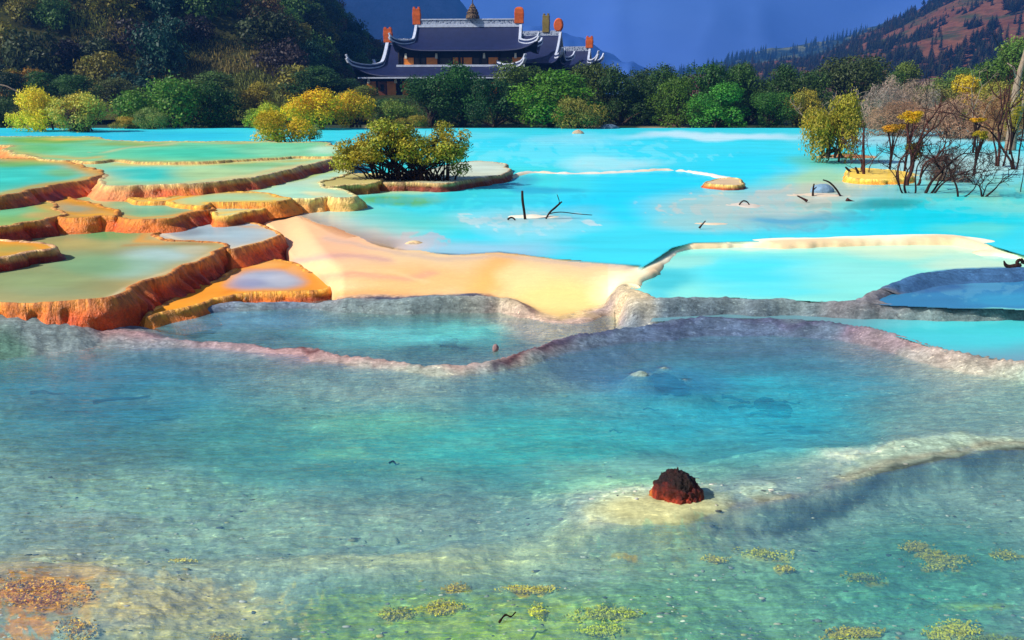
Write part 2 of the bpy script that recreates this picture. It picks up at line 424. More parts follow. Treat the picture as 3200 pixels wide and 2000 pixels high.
for (a, b, h, rx, ry) in [(2075, 1150, .22, .35, .2), (2010, 1170, .2, .3, .2), (2140, 1185, .18, .3, .2), (2790, 972, .36, .25, .12), (2870, 977, .37, .3, .12), (2960, 985, .37, .36, .12), (3050, 989, .36, .26, .12), (1060, 975, .13, .4, .14), (1500, 1010, .1, .3, .14), (1400, 1053, .1, .2, .1), (1290, 975, .16, .5, .16), (1490, 968, .16, .4, .14)]:
    mound(a, b, h - .14, rx, ry, 0.0)

rough = paint(U, V, [1.0], [P([(-3000, 300), (4800, 300), (4800, 925), (2000, 925), (1700, 1000), (1500, 922), (1040, 925), (300, 1000), (-3000, 1000)], [.0], 12), E(2080, 1600, 300, 70, [.55]), E(2700, 1440, 500, 60, [.7])], srgb=False)
rough = np.maximum(rough, np.maximum.reduce([RM, RB, RR]) * .95)
fore = sstep(900, 1000, V)
BED = BED + (fbm(GX * 1.3, GY * 1.3, 0, 5, 5) * .07 + np.abs(fbm(GX * 3.4, GY * 5, 0, 4, 15)) * -.025 + fbm(GX * 9, GY * 12, 0, 3, 25) * .018) * np.clip(rough, 0, 1) * np.where(V > 900, 1, .4)
BED = np.where(V < 395, .42 - .0 * V, BED)

GC = paint(U, V, (124, 140, 140), [
    # lake floor, silt flats
    P([(-3000, 300), (4800, 300), (4800, 930), (2000, 930), (1700, 1008), (1500, 925), (1040, 930), (300, 1000), (-3000, 1000)], (236, 205, 160), 14),
    P([(-3000, 300), (4800, 300), (4800, 405), (-3000, 405)], (50, 60, 34), 8),
    E(1000, 760, 330, 110, (242, 188, 152), .95, .8), E(900, 700, 200, 70, (250, 196, 150), .8), E(1300, 870, 330, 70, (240, 186, 128), .9), E(1150, 930, 330, 40, (236, 172, 106), .8),
    L([(930, 880), (1100, 860), (1250, 870), (1330, 850)], 30, (222, 160, 138), .7), L([(880, 810), (1050, 800), (1200, 815)], 26, (206, 160, 160), .7), L([(1000, 850), (1220, 845), (1320, 880)], 16, (250, 200, 150), .6),
    L([(1490, 920), (1540, 850), (1580, 800)], 60, (238, 178, 92), .7, 1.5), E(1750, 940, 260, 110, (250, 216, 146), .95), E(1640, 870, 120, 60, (250, 220, 160), .7), E(1930, 900, 110, 80, (255, 238, 190), .95), E(1800, 990, 200, 40, (240, 200, 130), .7),
    L([(1020, 745), (1280, 795), (1450, 805), (1560, 796), (1760, 820), (1990, 838)], 20, (200, 178, 172), .55),
    L([(1975, 900), (1995, 850), (2050, 815), (2105, 776), (2165, 760), (2400, 753), (2700, 744), (2950, 737), (3040, 746), (3110, 772), (3210, 800), (3700, 850)], 24, (252, 246, 214), 1), E(3150, 815, 200, 50, (240, 240, 205), .8),
    L([(1585, 556), (1620, 541), (1660, 534), (1800, 538), (2000, 530), (2060, 526), (2150, 531), (2260, 549), (2310, 566)], 26, (226, 220, 206), 1), E(1640, 565, 70, 22, (250, 226, 150), .9),
    E(1650, 680, 200, 45, (232, 228, 216), 1), E(2350, 650, 420, 90, (206, 196, 184), .9), E(2560, 610, 260, 40, (214, 196, 172), .9), E(2760, 545, 220, 34, (240, 206, 110), .95), E(2640, 490, 160, 30, (176, 110, 60), .9),
    # foreground bed
    L([(430, 1010), (700, 960), (1000, 945), (1250, 945), (1480, 945)], 44, (112, 128, 150), .9), L([(1100, 945), (1300, 932), (1480, 932)], 22, (74, 80, 104), .9),
    L([(1520, 930), (1600, 955), (1650, 985)], 22, (140, 96, 88), .9), L([(1560, 1000), (1750, 1010), (1900, 1010), (1700, 1060), (1560, 1090)], 50, (192, 164, 152), .9),
    L([(1880, 975), (2000, 948), (2300, 940), (2600, 952), (2900, 966), (3250, 975)], 40, (160, 142, 138), .95), E(2080, 985, 90, 20, (86, 104, 140), .8), E(2900, 995, 300, 22, (150, 146, 140), .8),
    P([(2680, 945), (2740, 900), (2830, 865), (3000, 838), (3800, 825), (3800, 950)], (64, 104, 146), 14), L([(2680, 945), (2740, 900), (2830, 867), (3000, 843), (3300, 832)], 16, (78, 72, 92), .9),
    L([(-300, 1010), (60, 1000), (200, 1020), (480, 1062), (800, 1090), (1100, 1122), (1330, 1146), (1480, 1148), (1600, 1124), (1750, 1075)], 50, (176, 140, 140), .95),
    L([(800, 1084), (1100, 1116), (1330, 1140), (1480, 1140)], 9, (96, 54, 58), .9),
    L([(1560, 1154), (1650, 1118), (1750, 1086), (1950, 1052), (2250, 1026), (2550, 1034), (2750, 1060), (2950, 1114), (3200, 1148), (3600, 1176)], 15, (84, 54, 64), 1), L([(2650, 1056), (2800, 1086), (2950, 1131), (3200, 1166)], 26, (160, 104, 104), .9),
    E(2250, 1070, 700, 80, (84, 104, 136), .9), E(1900, 1130, 240, 60, (76, 100, 134), .8), E(2950, 1150, 400, 80, (158, 148, 144), .85), E(2750, 1080, 200, 40, (140, 128, 132), .8),
    E(2690, 985, 190, 50, (122, 120, 124), .95), E(1300, 1210, 500, 60, (150, 142, 140), .6), E(500, 1110, 420, 60, (132, 142, 152), .7),
    E(40, 985, 190, 26, (140, 96, 44), .95), E(60, 1035, 130, 30, (84, 104, 52), .95), E(20, 1120, 120, 60, (66, 118, 96), .7),
    E(1560, 1200, 220, 70, (70, 110, 130), .6),
    E(3000, 1290, 420, 90, (116, 134, 134), .8), E(2420, 1395, 420, 70, (166, 168, 158), .85), E(1950, 1480, 420, 90, (168, 178, 162), .7),
    E(2080, 1600, 330, 80, (152, 146, 118), .95), L([(2300, 1570), (2500, 1545), (2700, 1480), (2850, 1435), (3000, 1402), (3300, 1378)], 40, (112, 110, 106), .9), E(2150, 1690, 460, 70, (142, 142, 110), .8),
    L([(2450, 1592), (2620, 1534), (2800, 1470), (2950, 1436), (3250, 1402)], 22, (44, 50, 56), .9), L([(2150, 1622), (2320, 1616), (2450, 1596)], 18, (80, 84, 78), .6),  # dark strokes: shade painted along the front drop of the sill
    L([(-300, 1700), (400, 1700), (900, 1712), (1400, 1712), (1800, 1650)], 90, (168, 160, 128), .8), L([(900, 1690), (1250, 1708), (1500, 1700)], 30, (188, 180, 142), .7),
    E(900, 1560, 800, 110, (136, 140, 132), .7), E(250, 1600, 420, 120, (142, 138, 132), .7), E(80, 1730, 330, 120, (176, 144, 112), .85),
    E(140, 1830, 300, 110, (140, 112, 50), .8, .8), S(140, 1830, 320, 120, (176, 118, 0), 1, .8), S(60, 1930, 190, 80, (186, 120, 40), .9), S(250, 1690, 300, 60, (206, 190, 140), .6), S(80, 1690, 120, 40, (206, 200, 170), .8), E(300, 1760, 180, 40, (176, 140, 84), .6), E(600, 1880, 520, 150, (146, 134, 106), .85), E(450, 1960, 300, 70, (150, 140, 100), .6),
    E(1150, 1880, 460, 150, (80, 108, 76), .95), E(1700, 1900, 700, 180, (96, 126, 78), .95), E(2300, 1850, 620, 240, (84, 124, 96), .9), E(2900, 1740, 620, 280, (66, 116, 104), .9),
    S(690, 1910, 75, 33, (170, 138, 35), .95), S(1420, 1775, 75, 26, (180, 152, 30), .95), S(1650, 1785, 112, 23, (184, 155, 40), .95), S(1380, 1838, 112, 28, (170, 153, 30), .95), S(1680, 1850, 50, 28, (196, 167, 20), .95), S(1900, 1860, 150, 33, (168, 157, 33), .95), S(1880, 1905, 100, 28, (160, 157, 30), .95), S(1240, 1850, 87, 39, (160, 142, 35), .95), S(1960, 1685, 62, 18, (196, 152, 30), .95), E(1550, 1930, 300, 60, (118, 142, 38), .95),
    S(2400, 1660, 150, 33, (176, 152, 33), .95), S(2950, 1690, 137, 49, (166, 140, 25), .95), S(2870, 1650, 75, 28, (160, 133, 30), .95), S(2730, 1750, 100, 26, (150, 133, 35), .95), S(2680, 1900, 125, 28, (172, 150, 25), .95), S(3000, 1910, 150, 44, (176, 155, 22), .95), S(3130, 1935, 200, 33, (130, 133, 25), .95), S(3150, 1660, 75, 31, (150, 133, 30), .95), E(3060, 1820, 160, 24, (150, 161, 55), .95), S(2750, 1960, 75, 26, (190, 171, 25), .95), S(2230, 1690, 62, 18, (180, 152, 30), .95), S(2450, 1720, 50, 20, (180, 152, 30), .95),
E(2000, 960, 110, 80, (226, 204, 162), 1, .6), L([(1976, 882), (1984, 915), (2005, 940)], 36, (246, 226, 176), 1, 1.5), S(1250, 1870, 700, 150, (132, 150, 70), .55), S(1700, 1900, 700, 140, (150, 160, 90), .45), S(2300, 1760, 700, 200, (120, 160, 140), .4), S(2900, 1850, 500, 180, (110, 170, 150), .4), S(900, 1600, 900, 110, (150, 166, 150), .5), S(500, 1480, 600, 130, (150, 170, 150), .45), S(1900, 1500, 420, 90, (200, 206, 190), .5), S(2500, 1400, 420, 70, (200, 204, 196), .5), S(600, 1850, 600, 150, (186, 166, 110), .5)
], warp=(22, 8))
gw = (sstep(2520, 2620, U) * (1 - sstep(2800, 2900, U)) * sstep(915, 930, V) * (1 - sstep(1020, 1034, V)))[:, None]
GC = GC * (1 - gw) + lin((126, 124, 128)) * gw
GC = np.where(((V > 600) & (V < 1010) & (U < 1900) & (rough < .3))[:, None], GC * [1, .95, .84], GC)
GC = GC * (1 + sstep(1080, 1250, V)[:, None] * np.array([.78, .88, .40]))
keep = np.ones(len(U), bool)
gm = mesh_np('ground', np.stack([GX, GY, BED], 1), grid_faces(NR, NC), M_GROUND, cols=GC, alpha=np.clip(rough, 0, 1))
ground = tag(ob('ground', gm), kind='structure')

# ---- loose stones, crust bits and algae on the bed
M_BITS = None
def bed_at(u, v):
    i = np.clip(np.searchsorted(ROWS, v), 0, NR - 1); j = np.clip(np.searchsorted(COLS, u), 0, NC - 1); k = i * NC + j
    return GX[k], GY[k], BED[k]
g = N('loose_stone'); a = g.col(); M_BITS = g.done(g.bsdf(a.outputs['Color'], .8, .2))
rb = np.random.RandomState(6); n = 3600
pu = rb.uniform(-250, 3450, n); pvv = 1120 + 980 * rb.rand(n) ** .8
k_ = fbm(pu / 170, pvv / 70, 0, 3, 5) + .25 * rb.rand(n) > .06; pu, pvv = pu[k_], pvv[k_]; n = len(pu)
px_, py_, pz_ = bed_at(pu, pvv)
bm_ = bmesh.new(); bmesh.ops.create_icosphere(bm_, subdivisions=1, radius=1); iv = np.array([q.co[:] for q in bm_.verts]); if_ = np.array([[q.index for q in f.verts] for f in bm_.faces]); bm_.free()
sz = .006 + .017 * rb.rand(n) ** 5
PV = iv[None] * (1 + .5 * (rb.rand(n, len(iv), 1) - .5)) * (sz[:, None] * np.column_stack([1 + 1.6 * rb.rand(n), .7 + .5 * rb.rand(n), .35 + .3 * rb.rand(n)]))[:, None, :]
PV = PV + np.column_stack([px_, py_, pz_])[:, None, :]
pal = lin([(206, 200, 176), (160, 160, 150), (90, 96, 98), (190, 176, 110), (60, 66, 76), (220, 214, 196)])
pcx = pal[rb.choice(6, n, p=[.26, .26, .16, .14, .08, .10])] * (.7 + .6 * rb.rand(n))[:, None]
pb = mesh_np('pebbles', PV.reshape(-1, 3), (if_[None] + (np.arange(n) * len(iv))[:, None, None]).reshape(-1, 3), M_BITS, cols=np.repeat(pcx, len(iv), 0), smooth=True)
tag(ob('pebbles', pb), 'small pale and dark stones strewn over the bed of the foreground pool', 'pebbles', kind='stuff')
M_ALGA = N('algae'); a = M_ALGA.col(); M_ALGA = M_ALGA.done(M_ALGA.bsdf(a.outputs['Color'], .7, .2))
av = []; ac = []
for (cx, cy_, rx, ry, cnt_, c) in [(1380, 1838, 90, 22, 260, (176, 160, 30)), (1650, 1785, 110, 16, 260, (190, 166, 60)), (1680, 1850, 36, 26, 160, (206, 180, 10)), (1900, 1860, 130, 24, 360, (160, 160, 50)), (1885, 1905, 90, 22, 240, (166, 170, 40)), (1240, 1850, 70, 26, 160, (150, 140, 50)), (690, 1912, 60, 22, 160, (170, 140, 40)), (2400, 1662, 110, 20, 200, (170, 160, 50)), (2950, 1690, 120, 34, 420, (160, 140, 30)), (2870, 1650, 60, 20, 140, (160, 136, 40)), (2700, 1745, 80, 18, 140, (140, 130, 50)), (2680, 1900, 110, 18, 360, (166, 150, 30)), (2990, 1900, 110, 34, 420, (180, 166, 20)), (3120, 1935, 160, 18, 380, (120, 126, 40)), (3150, 1665, 60, 20, 120, (150, 136, 40)), (2750, 1958, 46, 20, 120, (206, 190, 20)), (1420, 1775, 50, 16, 100, (180, 150, 40)), (2240, 1690, 50, 12, 90, (176, 156, 40)), (2460, 1715, 40, 14, 80, (180, 156, 40)), (100, 1830, 220, 60, 420, (214, 140, 10)), (230, 1925, 70, 40, 120, (190, 150, 20)), (560, 1690, 60, 16, 80, (190, 170, 100))]:
    n = cnt_ * 3; r0 = np.sqrt(rb.rand(n)) * (.35 + .65 * rb.rand(n)); th = rb.rand(n) * 6.283
    uu_ = cx + rx * r0 * np.cos(th) + fbm(th, r0 * 3 + cx, 0, 2, 4) * rx * .4; vv_ = cy_ + ry * r0 * np.sin(th)
    x_, y_, z_ = plane(uu_, vv_, 0)[0], plane(uu_, vv_, 0)[1], bed_at(uu_, vv_)[2]
    t1 = rb.normal(size=(n, 3)); t1[:, 2] *= .4; t1 /= np.linalg.norm(t1, axis=1)[:, None]; b1 = np.cross(t1, rb.normal(size=(n, 3))); b1 /= np.linalg.norm(b1, axis=1)[:, None]
    c0 = np.column_stack([x_, y_, z_ + .012 + .03 * rb.rand(n)]); l_ = (.006 + .012 * rb.rand(n))[:, None]
    av.append(np.stack([c0 - t1 * l_, c0 + b1 * l_ * .5, c0 + t1 * l_, c0 - b1 * l_ * .5], 1).reshape(-1, 3)); ac.append(np.repeat(np.minimum(lin(c) * [1.7, 1.75, 1.0], .85) * (.7 + .7 * rb.rand(n))[:, None], 4, 0))
av = np.vstack(av); tag(ob('algae', mesh_np('algae', av, np.arange(len(av)).reshape(-1, 4), M_ALGA, cols=np.vstack(ac), smooth=False)), 'yellow and rusty algae tufts on the bed of the foreground pool', 'algae', kind='stuff')

# ---- clear water over the foreground bed (level 0)
rs_ = (V > 915); FX, FY = plane(U, V, 0.0)
Wd = -BED
turb = paint(U, V, [.3], [
    E(1500, 1370, 1300, 210, [.78]), E(2350, 1270, 760, 220, [.93]), E(1650, 1360, 900, 170, [.85]), E(250, 1260, 760, 210, [.84]), E(950, 1400, 700, 170, [.66]), E(1230, 1045, 460, 64, [.92]), E(1400, 1030, 200, 40, [.92]), E(3080, 1050, 380, 55, [.86]), E(2990, 910, 320, 50, [.6]),
    E(700, 1010, 460, 56, [.75]), E(2900, 1300, 420, 130, [.35], .8), E(2900, 1780, 560, 260, [.4]), E(1700, 1900, 800, 150, [.22]), E(300, 1850, 700, 170, [.06]), E(2100, 1590, 330, 70, [.05]),
], srgb=False, warp=(26, 9))
tcol = paint(U, V, (92, 146, 150), [
    E(300, 1240, 700, 200, (40, 132, 160), .95), E(150, 1350, 420, 110, (60, 130, 144), .7), E(950, 1380, 700, 200, (60, 152, 150), .9), E(1650, 1380, 900, 170, (46, 172, 172), 1), E(2350, 1270, 720, 200, (22, 172, 194), 1), E(2050, 1200, 330, 70, (44, 126, 172), .7), E(2650, 1180, 200, 80, (30, 150, 180), .5),
    E(1180, 1330, 300, 60, (110, 190, 150), .55), E(1060, 1420, 160, 36, (130, 200, 160), .5), E(600, 1220, 260, 40, (90, 180, 190), .5),
    E(1250, 1050, 420, 60, (112, 206, 208), .95), E(1420, 1030, 200, 40, (112, 216, 212), .9), E(700, 1000, 420, 50, (120, 172, 200), .9), E(3080, 1050, 400, 60, (78, 200, 208), 1), E(2990, 910, 330, 60, (38, 118, 168), 1), E(3000, 1320, 420, 120, (120, 156, 160), .8),
    E(2900, 1800, 700, 300, (70, 150, 146), .9), E(1700, 1880, 800, 160, (96, 152, 112), .8), E(1950, 1480, 420, 70, (160, 196, 180), .7),
], warp=(30, 10)) * [1.05, 1.2, 1.08]
al = np.clip((Wd - .004) / .07, 0, 1) * turb
al = np.clip(al * (1 + fbm(FX * 1.2, FY * 3.2, 0, 4, 40) * .5), 0, .94)
keepW = rs_ & (Wd > -.06)
fm = mesh_np('water', np.stack([FX, FY, np.zeros_like(FX)], 1), grid_faces(NR, NC, keepW), M_CLEAR, cols=tcol, alpha=al)
tag(ob('water', fm), kind='structure')

# ---- milky lake (level .55)
LX, LY = plane(U, V, .55)
lcol = paint(U, V, (64, 218, 232), [E(1300, 560, 700, 120, (70, 220, 214), .7), E(2900, 640, 600, 120, (40, 214, 206), .8), S(2900, 590, 460, 70, (90, 190, 160), .7), 
    E(1850, 470, 1000, 70, (62, 222, 246), .8), E(2250, 425, 420, 16, (206, 240, 250), .9), E(1900, 510, 230, 30, (176, 232, 234), .85), E(1450, 500, 260, 60, (84, 230, 240), .7), E(1780, 440, 220, 30, (150, 226, 240), .6),
    E(300, 420, 700, 24, (50, 196, 226), .9), E(2350, 520, 300, 60, (40, 216, 244), .8), E(2060, 570, 330, 60, (34, 212, 240), .9), E(1900, 640, 300, 70, (20, 210, 240), .8), E(1400, 420, 300, 20, (120, 230, 240), .6),
    E(1180, 590, 300, 26, (196, 206, 128), .95), E(1250, 625, 190, 22, (98, 180, 110), .9), E(1060, 660, 260, 40, (128, 210, 180), .8), E(1250, 700, 300, 60, (92, 214, 204), .8), E(1620, 570, 90, 26, (60, 160, 190), .8), E(1700, 590, 140, 18, (40, 168, 206), .75),  # last two, darker blue: painted cast shadow of the lake bush
    S(1650, 690, 300, 50, (206, 224, 220), .9), E(1640, 690, 330, 60, (166, 220, 222), .7), S(2380, 650, 420, 90, (214, 208, 194), .8), S(2450, 690, 330, 60, (80, 170, 196), .6), S(2750, 650, 330, 50, (60, 160, 160), .6), S(1250, 760, 260, 40, (190, 176, 190), .6), S(1500, 620, 500, 60, (40, 190, 214), .35), S(1800, 480, 600, 60, (140, 236, 244), .35), S(3050, 640, 300, 60, (150, 220, 200), .5), E(1650, 735, 200, 50, (140, 220, 228), .6), E(1800, 660, 180, 30, (90, 190, 204), .5), E(1450, 780, 420, 36, (160, 200, 216), .8), L([(700, 600), (850, 640), (980, 700), (1100, 745), (1240, 780)], 90, (226, 200, 180), .85, 1.6), E(1150, 760, 260, 36, (216, 200, 196), .8), E(1500, 800, 300, 24, (148, 178, 206), .6),
    E(2350, 650, 420, 90, (174, 198, 186), .85), E(2200, 700, 260, 40, (160, 204, 196), .7), E(2480, 700, 200, 40, (96, 190, 200), .6), E(2450, 690, 150, 14, (60, 150, 190), .55), E(2560, 560, 220, 60, (176, 214, 160), .8), E(2620, 505, 200, 30, (98, 190, 160), .8), E(2600, 600, 260, 40, (200, 196, 176), .8), E(2820, 600, 260, 50, (120, 196, 200), .7),
    E(2920, 700, 420, 90, (16, 212, 228), .95), E(2780, 640, 160, 24, (40, 150, 150), .7), E(2600, 680, 160, 26, (70, 170, 196), .5), E(3050, 720, 200, 30, (110, 220, 200), .6), E(2900, 430, 500, 40, (178, 214, 220), .7), E(3000, 520, 400, 70, (196, 214, 204), .7), E(3100, 580, 200, 40, (130, 200, 196), .7), E(3150, 640, 160, 50, (120, 214, 204), .6),
], warp=(26, 7))
lal = paint(U, V, [1.0], [
    P([(560, 600), (640, 590), (760, 600), (900, 660), (1050, 735), (1280, 786), (1450, 796), (1560, 787), (1760, 813), (2000, 830), (2010, 1100), (-2500, 1100), (-2500, 600)], [0.0], 10),
    L([(640, 590), (800, 640), (950, 700), (1060, 740), (1200, 776)], 50, [.0], .7, 1.6),
    P([(1950, 900), (1988, 848), (2045, 812), (2101, 774), (2163, 759), (2400, 753), (2700, 744), (2950, 737), (3040, 746), (3110, 772), (3210, 801), (3700, 854), (4800, 910), (4800, 1100), (1950, 1100)], [0.0], 5),
    E(1650, 680, 190, 34, [.8], .8),
], srgb=False, warp=(0, 0))
keepL = (V < 880) & (V > 385) & (lal > .004)
lm = mesh_np('water', np.stack([LX, LY, np.full_like(LX, .55)], 1), grid_faces(NR, NC, keepL), M_LAKE, cols=lcol, alpha=np.clip(lal, 0, 1))
tag(ob('water', lm), kind='structure')

# ---- the lower cyan pool on the right (level .42)
RX, RY = plane(U, V, .42)
rcol = paint(U, V, (140, 236, 218), [
    E(2350, 850, 330, 70, (70, 226, 238), .9), E(2080, 870, 130, 60, (66, 200, 208), .9), E(2130, 815, 130, 26, (150, 224, 206), .9), E(2400, 772, 500, 16, (190, 230, 206), .9), E(2900, 780, 420, 40, (206, 238, 200), .95), E(3050, 830, 260, 40, (206, 238, 204), .9), E(2650, 850, 300, 40, (150, 240, 224), .7), P([(2690, 960), (2740, 903), (2820, 872), (2920, 850), (3060, 838), (3800, 828), (3800, 970)], (58, 128, 170), 8), S(3020, 900, 300, 50, (84, 150, 180), .7), E(3150, 935, 200, 30, (60, 160, 196), .7), E(2900, 900, 160, 20, (60, 90, 140), .7), E(2400, 910, 260, 30, (84, 230, 236), .7), E(2060, 920, 60, 30, (80, 210, 220), .7),
], warp=(20, 6))
ral = paint(U, V, [0.0], [P([(1970, 925), (1965, 890), (1990, 850), (2045, 812), (2100, 772), (2165, 755), (2400, 748), (2700, 739), (2950, 732), (3040, 740), (3115, 766), (3220, 796), (3750, 840), (3750, 984), (3250, 970), (2900, 960), (2600, 946), (2300, 932), (2050, 940), (1985, 946)], [1.0], 3)], srgb=False, warp=(8, 3))
keepR = (ral > .01)
rm = mesh_np('water', np.stack([RX, RY, np.full_like(RX, .42)], 1), grid_faces(NR, NC, keepR), M_LAKE, cols=rcol, alpha=ral)
tag(ob('water', rm), kind='structure')

# ---- the teal pool held up behind the curved rim on the right (level .14)
TX, TY = plane(U, V, .18)
tcl = paint(U, V, (112, 164, 176), [E(3050, 1040, 520, 90, (76, 208, 212), 1), E(2500, 985, 420, 26, (110, 160, 170), .8)], warp=(20, 6))
tal = paint(U, V, [0.0], [P([(2030, 1006), (2045, 985), (2080, 966), (2300, 950), (2600, 955), (3000, 965), (3900, 985), (3900, 1185), (3200, 1137), (2950, 1098), (2750, 1036), (2550, 1003), (2250, 993), (2080, 1004)], [1.0], 3)], srgb=False, warp=(0, 0))
tal = tal * (.75 + .22 * sstep(2350, 2850, U))
tm = mesh_np('water', np.stack([TX, TY, np.full_like(TX, .18)], 1), grid_faces(NR, NC, tal > .01), M_LAKE, cols=tcl, alpha=tal)
tag(ob('water', tm), kind='structure')

# ================================================================== TRAVERTINE TERRACES (each a thing: wall + pool water)
ZS = 2.2
def zp(x, y): return x / ZS, 360 + y / ZS
def to_uv(x, y, z):
    fz = y * CT - (z - HCAM) * ST; uz = y * ST + (z - HCAM) * CT
    return 1600 + F * x / fz, 1000 - F * uz / fz
def terrace(pts, level, base, run, pool, items, walls, rim, crest, label, flute=.10, k=6, step=1.0, zoomed=True, name='travertine_terrace', group='orange travertine terraces', rimk=1.0, apron=None):
    pts = [zp(*p) for p in pts] if zoomed else pts
    q = catmull(pts, True, k)
    x, y = plane(q[:, 0], q[:, 1], level)
    w2 = np.stack([x, y], 1)
    dist = float(np.median(y))
    w2 = resample(w2, max(.045, dist * .0022) * step)
    area = .5 * np.sum(w2[:, 0] * np.roll(w2[:, 1], -1) - np.roll(w2[:, 0], -1) * w2[:, 1])
    if area < 0: w2 = w2[::-1].copy()
    n = len(w2)
    s = np.concatenate([[0], np.cumsum(np.linalg.norm(np.diff(w2, axis=0), axis=1))])
    # gentle natural wobble of the rim
    tan = np.roll(w2, -2, 0) - np.roll(w2, 2, 0)
    nor = np.stack([tan[:, 1], -tan[:, 0]], 1)
    for _ in range(3): nor = (np.roll(nor, 1, 0) + nor * 2 + np.roll(nor, -1, 0)); 
    nor /= np.linalg.norm(nor, axis=1)[:, None] + 1e-9
    win = sstep(0, 1.5, s) * sstep(0, 1.5, s[-1] - s)
    w2 = w2 + nor * ((fbm(s * .7, 0 * s, 0, 3, 7) * .10 + np.abs(vnoise(s * 1.25 / max(.8, dist / 22), 0 * s, 0, 17)) * .26 * max(.8, min(1.6, dist / 22)) + fbm(s * 6, 0 * s, 0, 3, 27) * .035) * win)[:, None]
    H = level - base
    kk = float(np.clip(dist / 22, .6, 1.8)) * rimk
    prof = [(-.40 * kk, -.14, 0), (-.17 * kk, -.045, 0), (-.06 * kk, .010, 0), (-.015, .022, 0), (.025, .016, 0), (.06, -.02, .02)]
    for t in np.linspace(.1, 1, 11): prof.append((.06 + run * t ** 1.15, -.015 - (H + .12) * (t ** .92), t))
    rows = []; cols = []; al = []; uvs = []
    wl_u = np.array([a[0] for a in walls], float)
    wm = lin([a[1] for a in walls]) * [1.25, .82, .42]; wlo = lin([a[2] for a in walls]) * [1.35, .78, .45]
    for (d, dz, t) in prof:
        f = fbm(s * 2.6, np.full(n, t * .9), 0, 3, 21) * flute * 2.2 + (np.abs(vnoise(s * 5.5, np.full(n, t * .5), 0, 33)) - .5) * flute * 1.6
        lump = fbm(s * 1.1, np.full(n, t * 1.5), 0, 3, 91) * flute * 1.6
        dd = d + (f + lump) * win * H * 1.6 * sstep(0, .35, t) * (1 if t > 0 else 0)
        P_ = w2 + nor * np.reshape(dd, (-1, 1))
        zz = level + dz + (fbm(s * 3, 0 * s, t, 3, 11) * .012 * win if t < .9 else 0) * (1 + kk)
        rows.append(np.column_stack([P_, np.broadcast_to(zz, (n,))]))
        u_, v_ = to_uv(P_[:, 0], P_[:, 1], level)
        if t == 0:
            a = sstep(-.3 * kk, -.03, d)
            c = lin(rim) * (1 - a) + lin(crest) * a
            c = np.tile(c, (n, 1)) * (1 + .35 * fbm(s * 1.8, 0 * s + d * 3, 0, 3, 61))[:, None]; al.append(np.full(n, .75))
        else:
            cm = np.stack([np.interp(u_ * (ZS if zoomed else 1), wl_u, wm[:, j]) for j in range(3)], 1)
            cl = np.stack([np.interp(u_ * (ZS if zoomed else 1), wl_u, wlo[:, j]) for j in range(3)], 1)
            tt = np.clip(t * .95 + fbm(s * 4.5, np.full(n, t * .6), 0, 3, 41) * 1.1 - .12, 0, 1)[:, None]
            c = cm * (1 - tt) + cl * tt
            e_ = (1 - sstep(.0, .30, t)); c = c * (1 - e_) + lin(crest) * [1.1, .95, .6] * e_
            al.append(np.full(n, e_ * .6))
        cols.append(c)
        uvs.append(np.column_stack([s, np.full(n, t * (H + run) + max(d, -.3) * .5)]))
    m = len(prof)
    root = thing(name, label, 'terrace', (float(w2[:, 0].mean()), float(w2[:, 1].mean()), base), group=group)
    off = np.array([root.location.x, root.location.y, root.location.z])
    me = mesh_np('terrace_wall', np.vstack(rows) - off, grid_faces(m, n, wrap=True), M_WALL, cols=np.vstack(cols), uv=np.vstack(uvs), alpha=np.concatenate(al))
    ob('terrace_wall', me, root)
    # pool surface: exact fill of the rim outline
    uu, vv = to_uv(w2[:, 0], w2[:, 1], level)
    su, sv = 6.5, 3.6
    gu, gv = np.meshgrid(np.arange(max(uu.min(), -750), uu.max(), su), np.arange(vv.min() + 1, vv.max(), sv))
    gu = gu.ravel() + (np.random.RandomState(3).rand(gu.size) - .5) * 2; gv = gv.ravel()
    gx, gy = plane(gu, gv, level)
    ins = inside(gx, gy, w2); gx, gy = gx[ins], gy[ins]
    dd, _ = seg_dist(gx, gy, w2[::3], True); okk = dd > .05; gx, gy = gx[okk], gy[okk]
    vc = [Vector((float(a), float(b))) for a, b in w2] + [Vector((float(a), float(b))) for a, b in zip(gx, gy)]
    rv, re_, rf, *_ = delaunay_2d_cdt(vc, [], [list(range(n))], 1, 1e-5)
    pv = np.array([(a.x, a.y) for a in rv]); tri = np.array([f for f in rf if len(f) == 3])
    u_, v_ = to_uv(pv[:, 0], pv[:, 1], level)
    if zoomed: u_, v_ = u_ * ZS, (v_ - 360) * ZS
    pc = paint(u_, v_, pool, items, warp=(26, 8) if zoomed else (10, 3), wl=(260, 90) if zoomed else (120, 40))
    db, _ = seg_dist(pv[:, 0], pv[:, 1], w2[::3], True)
    sh_ = np.exp(-db / (.30 * kk)) * (.75 + .5 * fbm(pv[:, 0] * 1.5, pv[:, 1] * 1.5, 0, 3, 5)); sh_ = np.clip(sh_, 0, .9)[:, None]; pc = pc * (1 - sh_) + lin(rim) * sh_
    pc = pc * (1 + .22 * fbm(pv[:, 0] * .9, pv[:, 1] * .9, 0, 4, 15))[:, None]
    pm = mesh_np('pool_water', np.column_stack([pv, np.full(len(pv), level)]) - off, tri, M_POOL, cols=pc)
    ob('pool_water', pm, root)
    return root

OR, RD, GD = (206, 98, 26), (112, 36, 12), (240, 168, 52)
orange = [(0, (214, 104, 30), (118, 36, 12))]
red = [(0, (190, 66, 22), (96, 22, 12))]
X0 = -1500
